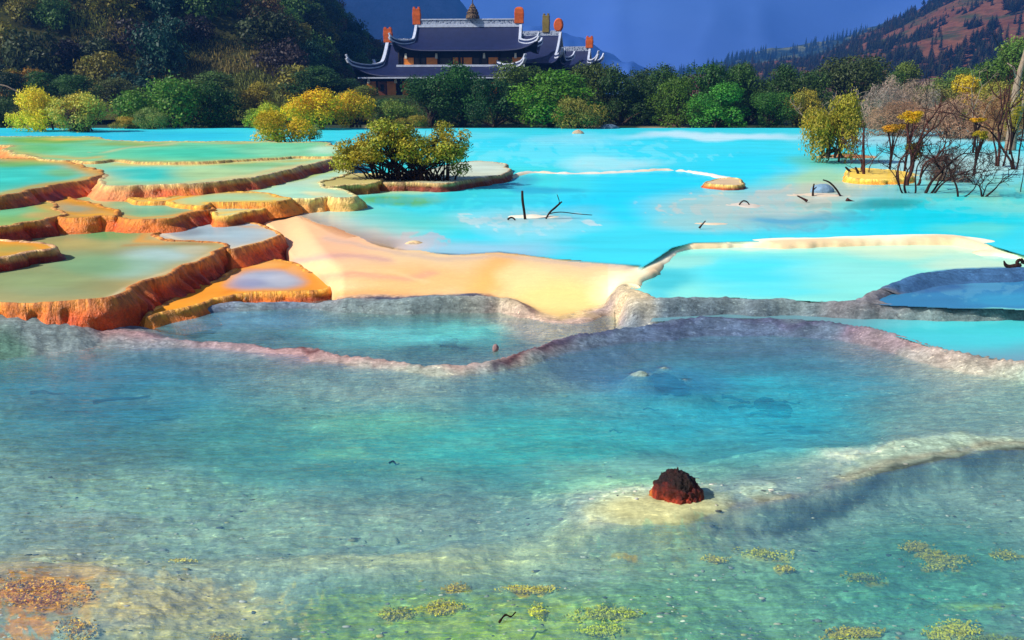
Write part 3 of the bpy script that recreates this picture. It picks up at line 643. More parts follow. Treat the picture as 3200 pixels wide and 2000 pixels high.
# far upper pools, left
terrace([(X0, 150), (0, 148), (400, 146), (640, 150), (715, 166), (900, 182), (1300, 182), (1700, 182), (2000, 190), (2200, 184), (2255, 206), (2310, 222), (2375, 258), (2320, 282), (2180, 288), (2000, 284), (1750, 300), (1350, 322), (1050, 322), (800, 306), (640, 320), (560, 305), (430, 305), (250, 290), (60, 240), (0, 205), (X0, 200)], 1.40, 1.2, .4,
    (112, 206, 160), [E(300, 175, 500, 34, (120, 170, 70), .9), E(500, 165, 300, 14, (226, 190, 96), .9), E(200, 235, 420, 44, (92, 186, 120), .9), L([(60, 205), (100, 250), (300, 285), (520, 300)], 20, (222, 180, 100), .8), E(900, 205, 420, 22, (146, 176, 96), .9), L([(900, 186), (1300, 190), (1800, 188)], 14, (206, 190, 120), .9), L([(720, 262), (850, 235), (1000, 212), (1200, 200)], 14, (196, 200, 150), .8), E(1350, 260, 640, 58, (78, 204, 170), 1), E(1900, 250, 420, 40, (136, 214, 170), .8), L([(700, 310), (1000, 330), (1350, 330), (1750, 308), (2050, 290)], 26, (186, 186, 96), .9), E(2250, 240, 200, 44, (200, 240, 214), .8), L([(440, 290), (600, 300), (700, 290)], 20, (212, 180, 100), .8)],
    [(0, (214, 170, 100), (206, 140, 60)), (2200, (236, 226, 190), (220, 220, 190))], (176, 186, 110), (206, 186, 120), 'wide pale green upper terrace pool with faint olive rims below the yellow shrubs', flute=.03)
terrace([(X0, 300), (0, 300), (350, 312), (500, 338), (560, 362), (650, 384), (715, 405), (600, 437), (450, 458), (300, 492), (150, 522), (0, 545), (X0, 700)], 1.35, .95, .55,
    (66, 196, 176), [E(150, 330, 420, 40, (110, 176, 96), .9), L([(0, 290), (250, 300), (450, 330), (600, 380), (700, 405)], 60, (216, 166, 84), .9), E(100, 430, 420, 80, (66, 204, 190), .9), E(420, 400, 160, 36, (120, 180, 120), .8), L([(0, 540), (300, 486), (600, 430)], 30, (190, 176, 96), .8)],
    [(0, (196, 110, 40), (150, 60, 18)), (300, (196, 84, 24), (130, 32, 10)), (640, (222, 120, 30), (120, 30, 10))], (206, 150, 70), (216, 150, 64), 'turquoise terrace pool at the left edge, its orange dam ending in a dark pointed corner')
terrace([(500, 345), (640, 328), (800, 322), (1050, 334), (1350, 336), (1750, 316), (2000, 296), (2180, 292), (2300, 297), (2150, 325), (2000, 360), (1850, 400), (1700, 430), (1500, 455), (1300, 468), (1100, 478), (900, 486), (790, 478), (755, 450), (715, 405), (640, 384), (560, 362)], 1.32, .9, .5,
    (150, 206, 160), [E(950, 400, 460, 74, (52, 200, 190), 1), E(1500, 400, 420, 56, (172, 206, 150), .9), E(1800, 345, 420, 28, (130, 186, 130), .9), L([(800, 335), (1300, 350), (1800, 322), (2200, 296)], 20, (196, 192, 110), .9), L([(1300, 460), (1700, 420), (2100, 330)], 26, (206, 196, 140), .9), L([(520, 345), (620, 380), (730, 430)], 30, (222, 174, 110), .8)],
    [(790, (236, 190, 150), (206, 140, 96)), (1100, (226, 150, 96), (190, 84, 30)), (1300, (236, 160, 50), (176, 60, 14)), (1650, (216, 120, 40), (140, 44, 12)), (2000, (184, 92, 34), (120, 40, 16)), (2300, (160, 76, 34), (96, 30, 14))], (206, 200, 140), (226, 196, 140), 'long terrace pool with a salmon to brown fluted dam running up to the lake bush')
# middle pools
terrace([(1500, 528), (1720, 512), (1880, 462), (2050, 418), (2250, 380), (2345, 372), (2380, 400), (2300, 430), (2190, 462), (2205, 490), (2290, 512), (2350, 528), (2392, 560), (2330, 566), (2250, 560), (2150, 572), (2050, 575), (1960, 574), (1880, 560), (1760, 540), (1620, 536)], .95, .5, .35,
    (160, 214, 190), [E(2050, 450, 300, 60, (190, 220, 196), .8), L([(1600, 530), (1800, 500), (1950, 450), (2300, 380)], 36, (176, 190, 90), .9), E(1900, 530, 330, 34, (170, 216, 186), .9), E(2200, 540, 140, 24, (240, 226, 170), .8)],
    [(1900, (236, 190, 80), (222, 150, 30)), (2100, (240, 220, 160), (216, 150, 40)), (2300, (244, 224, 170), (216, 170, 70))], (214, 216, 150), (244, 226, 160), 'pale curved terrace pool with a cream and golden lobed dam jutting into the lake', flute=.14)
terrace([(880, 566), (1000, 574), (1150, 570), (1260, 545), (1500, 530), (1700, 530), (1850, 545), (1950, 572), (1880, 592), (1700, 596), (1500, 598), (1420, 604), (1390, 625), (1300, 618), (1150, 596), (1000, 594)], .99, .7, .3,
    (170, 204, 150), [E(1600, 560, 360, 36, (170, 206, 160), .9), L([(900, 570), (1100, 590), (1260, 560), (1400, 540), (1600, 532)], 22, (236, 160, 40), .95), L([(1400, 606), (1600, 600), (1900, 585)], 14, (240, 196, 80), .9)],
    [(0, (236, 170, 60), (226, 140, 30))], (236, 170, 50), (240, 176, 66), 'shallow greenish shelf with orange edges under the long salmon dam', flute=.06)
terrace([(1400, 612), (1500, 600), (1700, 598), (1850, 590), (1960, 574), (1990, 580), (1930, 592), (1850, 605), (1800, 640), (1740, 655), (1640, 672), (1540, 690), (1470, 672), (1430, 640)], .84, .5, .3,
    (176, 196, 150), [E(1620, 640, 200, 34, (160, 196, 166), .9), L([(1420, 612), (1600, 606), (1850, 600)], 16, (240, 214, 120), .9), L([(1500, 680), (1700, 655), (1850, 605)], 16, (226, 180, 80), .8)],
    [(1400, (226, 150, 50), (186, 96, 24)), (1700, (190, 100, 30), (120, 44, 14)), (1950, (214, 120, 36), (160, 70, 20))], (236, 196, 96), (240, 190, 90), 'small whitish terrace basin in a crescent of brown and gold dam', flute=.14)
terrace([(480, 568), (650, 535), (760, 535), (860, 555), (900, 572), (1000, 592), (1150, 600), (1280, 616), (1390, 628), (1432, 640), (1350, 662), (1250, 685), (1110, 708), (980, 712), (880, 700), (790, 694), (740, 655), (620, 606)], .90, .55, .42,
    (132, 178, 130), [E(1050, 640, 420, 60, (112, 180, 146), .95), E(1300, 660, 200, 30, (110, 176, 140), .8), L([(480, 560), (700, 540), (900, 575), (1200, 610), (1400, 635)], 30, (226, 150, 44), .95), E(660, 600, 140, 30, (190, 196, 140), .8), L([(760, 680), (980, 708), (1200, 690), (1420, 645)], 16, (216, 150, 70), .8)],
    [(800, (222, 120, 30), (180, 70, 14)), (1100, (236, 150, 36), (200, 84, 14)), (1400, (176, 70, 18), (110, 30, 10))], (216, 150, 60), (236, 150, 54), 'green terrace pool whose orange dam ends in a sharp tip above the blue grey pool', flute=.12)
terrace([(130, 560), (330, 556), (500, 580), (680, 622), (765, 655), (795, 690), (700, 688), (560, 700), (430, 690), (370, 640), (290, 596)], .97, .6, .3,
    (200, 160, 96), [E(480, 640, 200, 36, (146, 164, 140), .9, .6), L([(150, 560), (400, 572), (650, 622), (760, 660)], 26, (220, 150, 50), .95), L([(400, 660), (550, 690), (720, 680)], 16, (236, 166, 50), .9)],
    [(0, (236, 150, 40), (206, 96, 20))], (216, 150, 50), (236, 150, 40), 'narrow orange ledge pool with a dull grey puddle, left of the green pool', flute=.08)
terrace([(X0, 590), (0, 584), (150, 580), (280, 594), (350, 640), (422, 672), (360, 694), (250, 722), (100, 748), (0, 762), (X0, 900)], 1.0, .58, .34,
    (130, 180, 110), [E(80, 650, 280, 64, (104, 176, 130), .95), L([(0, 590), (200, 590), (300, 620), (420, 672)], 40, (206, 164, 84), .9), E(300, 690, 200, 36, (206, 176, 110), .8)],
    [(0, (196, 70, 22), (106, 24, 10)), (470, (170, 54, 20), (96, 22, 10))], (206, 170, 90), (226, 160, 80), 'green terrace pool at the left edge behind a dark red fluted dam', flute=.13)
terrace([(X0, 862), (0, 866), (150, 872), (260, 886), (318, 914), (230, 934), (120, 954), (0, 978), (X0, 1180)], .86, .56, .28,
    (196, 160, 70), [E(100, 920, 240, 36, (172, 160, 84), .9), L([(0, 868), (200, 878), (310, 910)], 22, (236, 150, 50), .95)],
    [(0, (176, 46, 24), (100, 18, 12)), (350, (150, 40, 18), (80, 16, 10))], (226, 150, 60), (240, 186, 130), 'small orange shelf at the left edge, lowest of those with a crimson dam', flute=.14)
# front pools
terrace([(X0, 1320), (0, 1288), (200, 1278), (430, 1268), (600, 1257), (740, 1240), (850, 1192), (960, 1150), (1100, 1102), (1250, 1042), (1400, 985), (1490, 935), (1540, 902), (1500, 882), (1420, 874), (1300, 872), (1150, 872), (1090, 862), (1050, 830), (1080, 795), (1020, 762), (950, 728), (975, 704), (850, 697), (700, 698), (560, 712), (420, 752), (250, 802), (80, 852), (X0, 900)], .60, -.06, .50,
    (150, 154, 108), [E(750, 800, 330, 84, (112, 160, 100), .95), E(1100, 960, 420, 84, (160, 186, 180), 1, .8), E(900, 1050, 420, 120, (140, 178, 160), .9), E(620, 1030, 420, 120, (120, 158, 116), .9), E(250, 1140, 500, 120, (140, 158, 110), .9), E(350, 1215, 400, 46, (142, 156, 116), .7), E(480, 890, 420, 60, (166, 156, 96), .8), E(1350, 920, 200, 44, (186, 186, 160), .8), L([(80, 850), (400, 755), (700, 702), (960, 706)], 26, (176, 130, 66), .85), L([(960, 720), (1040, 770), (940, 860), (1100, 870)], 30, (206, 140, 56), .8), L([(750, 1245), (1100, 1100), (1500, 930)], 18, (206, 196, 160), .8), L([(860, 890), (1200, 880), (1480, 884)], 20, (170, 130, 80), .7)],
    [(0, (240, 150, 84), (216, 104, 40)), (420, (236, 130, 60), (206, 84, 24)), (700, (226, 100, 24), (176, 54, 12)), (900, (206, 84, 18), (140, 38, 8)), (1200, (196, 84, 16), (120, 32, 8)), (1500, (176, 70, 18), (112, 30, 10)), (1700, (130, 44, 14), (80, 20, 8))], (206, 170, 110), (226, 140, 60), 'large front terrace pool of cloudy green grey water behind a tall orange brown fluted dam', flute=.13)
terrace([(1590, 926), (1700, 893), (1800, 866), (1880, 842), (1906, 824), (1880, 800), (1820, 772), (1690, 750), (1500, 741), (1300, 746), (1160, 764), (1085, 790), (1062, 818), (1130, 850), (1250, 866), (1380, 872), (1490, 882), (1545, 904)], .57, .06, .55,
    (160, 178, 184), [E(1500, 800, 420, 70, (160, 184, 192), .9), E(1250, 800, 200, 40, (130, 146, 156), .9), L([(1080, 790), (1250, 860), (1500, 880)], 12, (236, 222, 190), .9), L([(1600, 920), (1800, 864), (1900, 825)], 14, (216, 200, 170), .8), L([(1200, 760), (1500, 744), (1800, 770)], 12, (214, 160, 110), .8)],
    [(1500, (230, 130, 36), (206, 90, 20)), (1750, (214, 110, 26), (150, 50, 12)), (1900, (190, 84, 24), (110, 32, 10)), (2100, (120, 44, 20), (80, 26, 14))], (216, 190, 150), (226, 150, 70), 'blue grey terrace pool above a smooth orange dam beside the peach flat', flute=.10)
terrace([(1010, 1390), (1110, 1358), (1280, 1318), (1450, 1268), (1600, 1234), (1800, 1218), (2000, 1211), (2140, 1204), (2205, 1186), (2190, 1150), (2120, 1090), (2040, 1040), (1950, 1000), (1820, 990), (1690, 1000), (1600, 1080), (1400, 1180), (1200, 1270), (1040, 1350)], .18, -.08, .34,
    (232, 148, 50), [E(1830, 1130, 330, 100, (156, 166, 184), 1, .5), E(1690, 1160, 200, 60, (136, 138, 172), .6, .8), E(1920, 1130, 180, 60, (184, 188, 198), .7), E(1800, 1020, 260, 36, (236, 170, 96), .9), E(2080, 1060, 160, 50, (226, 170, 120), .8), L([(1520, 1250), (1750, 1240), (2050, 1220)], 16, (246, 176, 50), .9), E(1250, 1340, 300, 60, (236, 150, 40), .8), L([(1000, 1400), (1300, 1330), (1600, 1200)], 30, (222, 120, 30), .5)],
    [(900, (240, 160, 40), (220, 120, 30)), (1900, (230, 140, 40), (196, 96, 24)), (2130, (176, 84, 30), (100, 36, 16)), (2300, (130, 54, 26), (76, 26, 16))], (236, 160, 60), (240, 166, 60), 'low yellow orange shelf with a violet grey puddle at the foot of the front dam', flute=.12)
# the two small orange wedges between the front pools
# islet dam behind the lake bush and small ledge on the right (photo pixels)
terrace([(1170, 560), (1230, 545), (1300, 535), (1380, 525), (1420, 512), (1480, 505), (1540, 507), (1574, 520), (1560, 540), (1500, 556), (1420, 566), (1380, 572), (1280, 570), (1200, 568)], .86, .5, .25,
    (206, 214, 190), [E(1500, 520, 120, 24, (206, 222, 204), .9), E(1250, 560, 160, 30, (150, 130, 80), .8)], [(1170, (150, 84, 44), (90, 40, 22)), (1400, (130, 44, 26), (80, 24, 18)), (1570, (150, 66, 40), (90, 34, 24))], (190, 196, 170), (196, 170, 130), 'dark red brown dam of the islet under the lake bush', zoomed=False, k=8, flute=.12, rimk=.5)
terrace([(990, 572), (1040, 556), (1110, 545), (1170, 545), (1190, 556), (1150, 572), (1080, 578), (1010, 582)], .92, .5, .2,
    (190, 176, 110), [], [(990, (222, 180, 110), (170, 110, 50)), (1150, (190, 130, 70), (120, 70, 36))], (206, 190, 130), (226, 196, 130), 'pale tan crusted ledge at the left foot of the lake bush', zoomed=False, k=8, flute=.16, rimk=.5)
terrace([(2205, 572), (2240, 562), (2285, 558), (2310, 566), (2308, 574), (2270, 578)], .72, .48, .30,
    (220, 190, 150), [], [(2200, (206, 110, 30), (140, 44, 12)), (2320, (96, 34, 16), (60, 20, 12))], (222, 200, 150), (226, 190, 120), 'small orange crusted ledge alone in the lake at the right end of the rim', zoomed=False, k=8, flute=.2, rimk=.35)
terrace([(2650, 545), (2690, 528), (2760, 532), (2830, 540), (2840, 552), (2780, 560), (2700, 560)], .74, .5, .3,
    (246, 206, 90), [], [(2600, (250, 206, 90), (236, 176, 60))], (244, 206, 90), (250, 216, 110), 'golden yellow travertine mound between the sticks and the dark bare tree', zoomed=False, k=8, flute=.1, rimk=.5)
# ================================================================== HILLS, MOUNTAINS, HAZE
def hill_mat(name, c1, c2, c3, sc, bump=1.0, bd=1.0, vr=None):
    g = N(name); p = g.pos()
    f = g.noise(p, sc, 8, .65); f2 = g.noise(p, sc * 9, 5, .7); f3 = g.noise(g.map(p, (1, .4, 2.2), (0, .6, 0)), sc * 2.3, 5, .55)
    cc = g.mix(g.mrange(f, .38, .6, 0, 1), tuple(lin(c1)) + (1,), tuple(lin(c2)) + (1,))
    cc = g.mix(g.mrange(f3, .48, .64, 0, 1), cc, tuple(lin(c3)) + (1,))
    cc = g.mul(cc, g.mrange(f2, .3, .7, *(vr or (.6, 1.4))))
    return g.done(g.bsdf(cc, .95, .05, g.bump(g.math('ADD', f, g.math('MULTIPLY', f2, .35)), bump, bd)))
M_HILL_L = hill_mat('dark_hill_soil', (40, 40, 22), (56, 60, 28), (84, 84, 42), .05)
M_HILL_R = hill_mat('autumn_slope', (112, 70, 50), (128, 84, 58), (70, 74, 48), .022, .8, 3)
M_RIDGE = hill_mat('wooded_ridge', (44, 62, 52), (60, 80, 56), (130, 132, 80), .010, 1, 6)
M_MTN = hill_mat('hazed_far_rock', (112, 152, 244), (116, 156, 246), (106, 146, 242), .0004, .0, 1, (.95, 1.05))  # this and the next two: distance haze tinted blue into the rock colour
M_MTN3 = hill_mat('hazed_mid_rock', (84, 124, 206), (92, 132, 212), (70, 108, 196), .002, .2, 20, (.85, 1.15))
M_MTN2 = hill_mat('hazed_dark_rock', (30, 38, 66), (38, 48, 80), (24, 30, 54), .003, 1, 30)

def polar_hill(name, us, Ys, Hf, mat, step=12, rough=(1.5, .03), seed=1, kind='structure'):
    u = np.arange(us[0], us[1] + step, step); Y = np.asarray(Ys, float)
    YY, UU_ = np.meshgrid(Y, u, indexing='ij')
    X = (UU_ - 1600) / F * YY * 1.0
    Z = Hf(UU_, YY) + fbm(X * rough[1], YY * rough[1], 0, 5, seed) * rough[0] * 2
    me = mesh_np(name, np.stack([X.ravel(), YY.ravel(), Z.ravel()], 1), grid_faces(len(Y), len(u)), mat)
    return tag(ob(name, me), kind=kind)
# ---- left hill
LHu = np.array([-1600, -600, 0, 400, 700, 1000, 1100, 1160, 1240, 1300, 1350, 1390, 1440])
LHh = np.array([140, 130, 108, 92, 72, 48, 36, 29, 21, 13, 4, 1, 0.])  # unseen left shoulder raised high to cast shade on the hillside
def hillL(u, Y):
    sh = 75 * sstep(960, 1150, u); t = np.clip((Y - 112 - sh) / 150, 0, 1)
    prof = .18 * sstep(0, .22, t) + .82 * np.clip((t - .1) / .9, 0, 1) ** 1.15
    foot = np.interp(u, [-1600, 250, 500, 900, 1200, 1440], [1, 1, 1.0, 1.0, 1, 1])
    h = np.interp(u, LHu, LHh)
    return .2 + np.minimum(h * prof, 400) * foot
polar_hill('hill', (-1600, 1460), np.concatenate([np.arange(106, 280, 3), np.arange(280, 460, 20)]), hillL, M_HILL_L, 10, (.8, .05), 4)
# ---- right hill with autumn grass
RHu = np.array([2080, 2150, 2250, 2400, 2500, 2560, 2650, 2750, 2830, 3000, 3200, 4700])
RHv = np.array([262, 240, 222, 205, 192, 165, 118, 72, 20, -90, -200, -420.])
def hillR(u, Y):
    top = 4 + (300 - np.interp(u, RHu, RHv)) / F * 900
    t = np.clip((Y - 400) / 500, 0, 1)
    return 1 + (top - 1) * (t ** .92)
polar_hill('hill', (2080, 4700), np.concatenate([np.arange(395, 905, 12), [930, 1000, 1200]]), hillR, M_HILL_R, 14, (5, .012), 8)
# ---- nearer green slope at the right edge
def hillRn(u, Y):
    top = 4 + (300 - np.interp(u, [2450, 2600, 2750, 2900, 3000, 3100, 3200, 4500], [330, 300, 285, 262, 240, 205, 170, -200.])) / F * 190
    return .3 + (top - .3) * sstep(100, 190, Y)
polar_hill('hill', (2450, 4700), np.arange(98, 260, 6), hillRn, M_HILL_L, 14, (.6, .06), 18)
# ---- wooded ridge beyond
def ridgeF(u, Y):
    top = 4 + (300 - np.interp(u, [1900, 2050, 2150, 2250, 2350, 2450, 2520, 2600, 2700, 3200, 4700], [290, 250, 215, 196, 170, 155, 148, 130, 90, -50, -300.])) / F * 1700
    return top * np.clip((Y - 1200) / 500, 0, 1) ** .8
polar_hill('hill', (1900, 4700), np.concatenate([np.arange(1190, 1705, 25), [1800, 2000]]), ridgeF, M_RIDGE, 10, (9, .01), 28)
# ---- mountains
def mtn(u, Y):
    top = 4 + (300 - np.interp(u, [-1600, 0, 1200, 1700, 2200, 2700, 3200, 4700], [-80, -80, -90, -70, -60, -75, -80, -90.])) / F * 4200
    t = np.clip((Y - 2600) / 1600, 0, 1)
    sp = np.abs(vnoise(u / 330 + .3 * vnoise(u / 200, Y / 700, 0, 4), Y / 2600, 0, 3)) * 230 * np.sin(np.pi * np.clip(t, 0, 1))
    return top * t ** .95 - sp
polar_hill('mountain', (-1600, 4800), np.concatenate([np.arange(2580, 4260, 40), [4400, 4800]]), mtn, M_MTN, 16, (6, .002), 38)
def mtn3(u, Y):
    top = 4 + (300 - np.interp(u, [1000, 1400, 1560, 1640, 1750, 1860, 1960, 2060, 2180, 2300], [40, 60, 84, 92, 120, 150, 190, 236, 280, 320.])) / F * 2300
    return top * np.clip((Y - 1700) / 600, 0, 1) - np.abs(vnoise(u / 90, Y / 900, 0, 5)) * 40
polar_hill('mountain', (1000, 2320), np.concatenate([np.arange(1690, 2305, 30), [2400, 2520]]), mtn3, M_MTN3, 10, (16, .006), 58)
def mtn2(u, Y):
    top = 4 + (300 - np.interp(u, [-1600, 600, 1100, 1300, 1390, 1440, 1470, 1500, 1560, 1640], [-90, -90, -90, -60, -18, 20, 60, 130, 215, 300.])) / F * 1900
    return top * np.clip((Y - 1300) / 600, 0, 1)
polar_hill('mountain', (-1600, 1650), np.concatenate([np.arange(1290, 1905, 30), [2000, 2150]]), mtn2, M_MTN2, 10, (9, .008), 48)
# ---- the air itself
g = N('haze_air')
pv = g.n('VolumePrincipled', {'Color': (.07, .30, 1.0, 1), 'Density': 4.4e-4, 'Anisotropy': .1})
g.t.links.new(pv.outputs[0], g.out.inputs['Volume']); M_HAZE = g.m
mb = MB(); mb.box((0, 2750, 348.5), (9400, 5700, 703)); hz = mb.build('haze', M_HAZE); tag(hz, kind='stuff')
# ================================================================== VEGETATION
def leaf_arrays(seed, lobes, n, size, asp=.55, up=.25, shell=.6, hue=.14, droop=0):
    """n leaf faces spread over the shells of the given lobes [(x,y,z,rx,ry,rz)]"""
    r = np.random.RandomState(seed); lb = np.array(lobes, float)
    vol = (lb[:, 3] * lb[:, 4] + lb[:, 4] * lb[:, 5] + lb[:, 3] * lb[:, 5]); pr = vol / vol.sum()
    k = r.choice(len(lb), n, p=pr)
    d = r.normal(size=(n, 3)); d[:, 2] += .25; d /= np.linalg.norm(d, axis=1)[:, None]
    rad = shell + (1 - shell) * r.rand(n) ** .5; rad *= 1 + .12 * r.normal(size=n)
    # tufts: leaves gather into clumps with gaps between
    tuft = vnoise(d[:, 0] * 2.6 + k * 7.3, d[:, 1] * 2.6, d[:, 2] * 2.6 + 3, seed)
    rad *= 1 + .22 * tuft
    keep = tuft > -.42 + .35 * r.rand(n) - .2
    d, rad, k, tuft = d[keep], rad[keep], k[keep], tuft[keep]; n = len(k)
    c = lb[k, :3] + d * rad[:, None] * lb[k, 3:6]
    nr = d + r.normal(size=(n, 3)) * .65; nr[:, 2] += up; nr /= np.linalg.norm(nr, axis=1)[:, None]
    t = np.cross(nr, r.normal(size=(n, 3))); t /= np.linalg.norm(t, axis=1)[:, None] + 1e-9
    b = np.cross(nr, t)
    sz = size * (.6 + .8 * r.rand(n))[:, None]
    V = np.stack([c - t * sz, c + b * sz * asp, c + t * sz, c - b * sz * asp], 1).reshape(-1, 3)
    Fq = np.arange(n * 4).reshape(n, 4)
    lobeb = (.72 + .56 * r.rand(len(lb)))[k]; br = lobeb * (.75 + .5 * r.rand(n))
    hs = (r.rand(len(lb)) - .5)[k] * hue * 2 + (r.rand(n) - .5) * hue
    col = np.stack([br * (1 + hs), br, br * (1 - .6 * hs)], 1)
    return V, Fq, np.repeat(col, 4, 0)
def dome_lobes(seed, n, rx=1, ry=1, h=1.4, lift=.25, lr=.38, flat=.8):
    r = np.random.RandomState(seed); out = []
    for i in range(n):
        a = r.rand() * 2 * np.pi; q = math.sqrt(r.rand()); z = lift + (h - lift) * (r.rand() ** .8)
        env = math.sqrt(max(0.05, 1 - ((z - lift * 1.2) / (h * 1.02)) ** 2))
        s = lr * (.65 + .7 * r.rand())
        out.append((math.cos(a) * q * env * rx * .85, math.sin(a) * q * env * ry * .85, z * .86, s * rx, s * ry, s * flat))
    return out
def crown_mesh(name, seed, lobes, n, size, **k):
    V, Fq, C = leaf_arrays(seed, lobes, n, size, **k)
    return mesh_np(name, V, Fq, M_LEAF, cols=C, smooth=False)
def limbs_mesh(name, seed, lobes, mat, r0=.07, base=(0, 0, 0), fork=.25, stems=1):
    r = np.random.RandomState(seed); mb = MB(); base = np.array(base, float)
    for j, l in enumerate(lobes):
        p1 = np.array(l[:3]); st = base + np.array([r.normal() * .09, r.normal() * .09, 0]) * (stems > 1) * 2
        mid = st * (1 - fork) + p1 * fork; mid[:2] = st[:2] + (p1[:2] - st[:2]) * fork * .5
        m2 = (mid + p1) / 2 + r.normal(size=3) * .05
        q = catmull([st, mid, m2, p1], False, 4)
        mb.tube(q, np.linspace(r0, r0 * .22, len(q)) * (.7 + .5 * r.rand()), 5)
    return mb.mesh(name, mat, True)

# ---- crown variants (unit radius), shared by the copies
CROWN = {}
def variant(kind, i):
    key = (kind, i)
    if key in CROWN: return CROWN[key]
    sd_ = hash(kind) % 1 + {'hill': 100, 'row': 200, 'bush': 300, 'open': 400, 'twig': 500}[kind] + i * 7
    if kind == 'hill':
        lb = dome_lobes(sd_, 13, h=1.25, lift=.15, lr=.42); me = crown_mesh('hill_tree', sd_, lb, 2400, .064, hue=.12)
        tr = None
    elif kind == 'row':
        lb = dome_lobes(sd_, 22, h=1.75, lift=.2, lr=.34); me = crown_mesh('crown', sd_, lb, 9500, .034); tr = limbs_mesh('trunk', sd_, lb[:9], M_BARK, .07)
    elif kind == 'bush':
        lb = dome_lobes(sd_, 24, h=1.0, lift=.08, lr=.30); me = crown_mesh('crown', sd_, lb, 9000, .031); tr = limbs_mesh('trunk', sd_, lb[:12], M_BARK, .035, stems=3)
    elif kind == 'open':
        lb = dome_lobes(sd_, 26, h=1.2, lift=.3, lr=.2); me = crown_mesh('crown', sd_, lb, 2600, .04); tr = limbs_mesh('trunk', sd_, lb, M_BARK, .03, stems=3)
    elif kind == 'twig':
        lb = dome_lobes(sd_, 22, h=1.3, lift=.25, lr=.32); me = crown_mesh('crown', sd_, lb, 9500, .06, asp=.10, hue=.1); tr = limbs_mesh('trunk', sd_, lb, M_PALEBARK, .04, stems=2)
    CROWN[key] = (me, tr); return CROWN[key]
RNG = random.Random(12)
def plant(kind, name, label, cat, u, vb, w_px, h_px, Y, col, group=None, vi=None, rz=None, z=None, parts=True):
    """u, vb: foot in the photo at distance Y; size in photo pixels turned to metres"""
    x, zz = atY(u, vb, Y); x = float(x); zz = float(zz) if z is None else z
    me, tr = variant(kind, RNG.randrange(4) if vi is None else vi)
    base_r = 1.0; base_h = {'hill': 1.4, 'row': 1.75, 'bush': 1.08, 'open': 1.25, 'twig': 1.4}[kind]
    sx = w_px / F * Y / 2 / base_r; sz = h_px / F * Y / base_h
    rz = RNG.random() * 6.28 if rz is None else rz
    t = thing(name, label, cat, (x, Y, zz), rz, group); t.scale = (sx, sx, sz)
    c = ob('crown', me, t); c.color = (*(lin(col) * 1.4), 1)
    if tr: k = ob('trunk', tr, t); k.color = (1, 1, 1, 1)
    return t

# ---- shrubs and trees along the far shore, left to right
FAR = 'trees and shrubs along the far shore'
def sh(kind, label, u, vb, w, h, Y, col, cat='shrub', name='shrub', **k): return plant(kind, name, label, cat, u, vb, w, h, Y, col, **k)
sh('bush', 'dark green shrub cut off by the left edge of the photo, at the far shore', 10, 402, 150, 90, 96, (60, 84, 36))
sh('bush', 'yellow green shrub standing in the shallow water, nearer the left edge', 130, 406, 190, 118, 84, (200, 186, 40))
sh('bush', 'pale olive yellow shrub with dark stems, right half of the left shore clump', 262, 412, 210, 112, 82, (176, 170, 66))
sh('open', 'dark open stemmed plant between the two yellow shrubs of the left clump', 232, 410, 80, 80, 80.5, (84, 60, 48), cat='plant', name='plant')
sh('bush', 'small ochre shrub low at the water, left of the big green shrub', 405, 402, 110, 36, 90, (150, 130, 44))
sh('bush', 'big mid green shrub on the far shore between the yellow clumps', 520, 404, 310, 150, 93, (84, 122, 40))
sh('bush', 'small grey green shrub in front of the big green shrub', 480, 405, 110, 66, 89, (120, 140, 70))
sh('bush', 'dark green shadowy shrub right of the big green shrub', 680, 402, 190, 130, 97, (40, 76, 22))
sh('row', 'broad green tree behind the big green shrub at the hill foot', 640, 330, 230, 100, 106, (78, 100, 44), cat='tree', name='broadleaf_tree')
sh('row', 'olive yellow tree at the hill foot behind the mustard shrubs', 800, 352, 130, 90, 108, (140, 126, 40), cat='tree', name='broadleaf_tree')
sh('bush', 'bright yellow green shrub at the left foot of the mustard shrubs', 830, 404, 140, 74, 90, (150, 160, 40))
sh('bush', 'large mustard yellow shrub, widest of the mustard clump', 985, 402, 230, 112, 88, (196, 168, 14))
sh('bush', 'mustard shrub at the right end of the clump, below the temple', 1110, 398, 170, 104, 92, (186, 160, 20))
sh('bush', 'olive mustard shrub spilling into the lake, nearest of the mustard clump', 880, 452, 200, 104, 62, (180, 156, 20))
sh('open', 'sparse small shrub with pale twigs in the water beside the mustard shrub', 975, 436, 80, 48, 64, (110, 130, 70))
sh('bush', 'speckled olive green shrub on the shore left of the lake bush', 1245, 394, 140, 74, 93, (106, 122, 48))
sh('bush', 'low ochre shrub at the water behind the lake bush', 1290, 396, 120, 34, 91, (140, 124, 40))
sh('row', 'yellow green tree between the hill and the temple door', 1120, 335, 150, 64, 118, (104, 112, 40), cat='tree', name='broadleaf_tree')
sh('row', 'dark green tree just below the temple door', 1215, 385, 180, 74, 104, (54, 84, 34), cat='tree', name='broadleaf_tree')
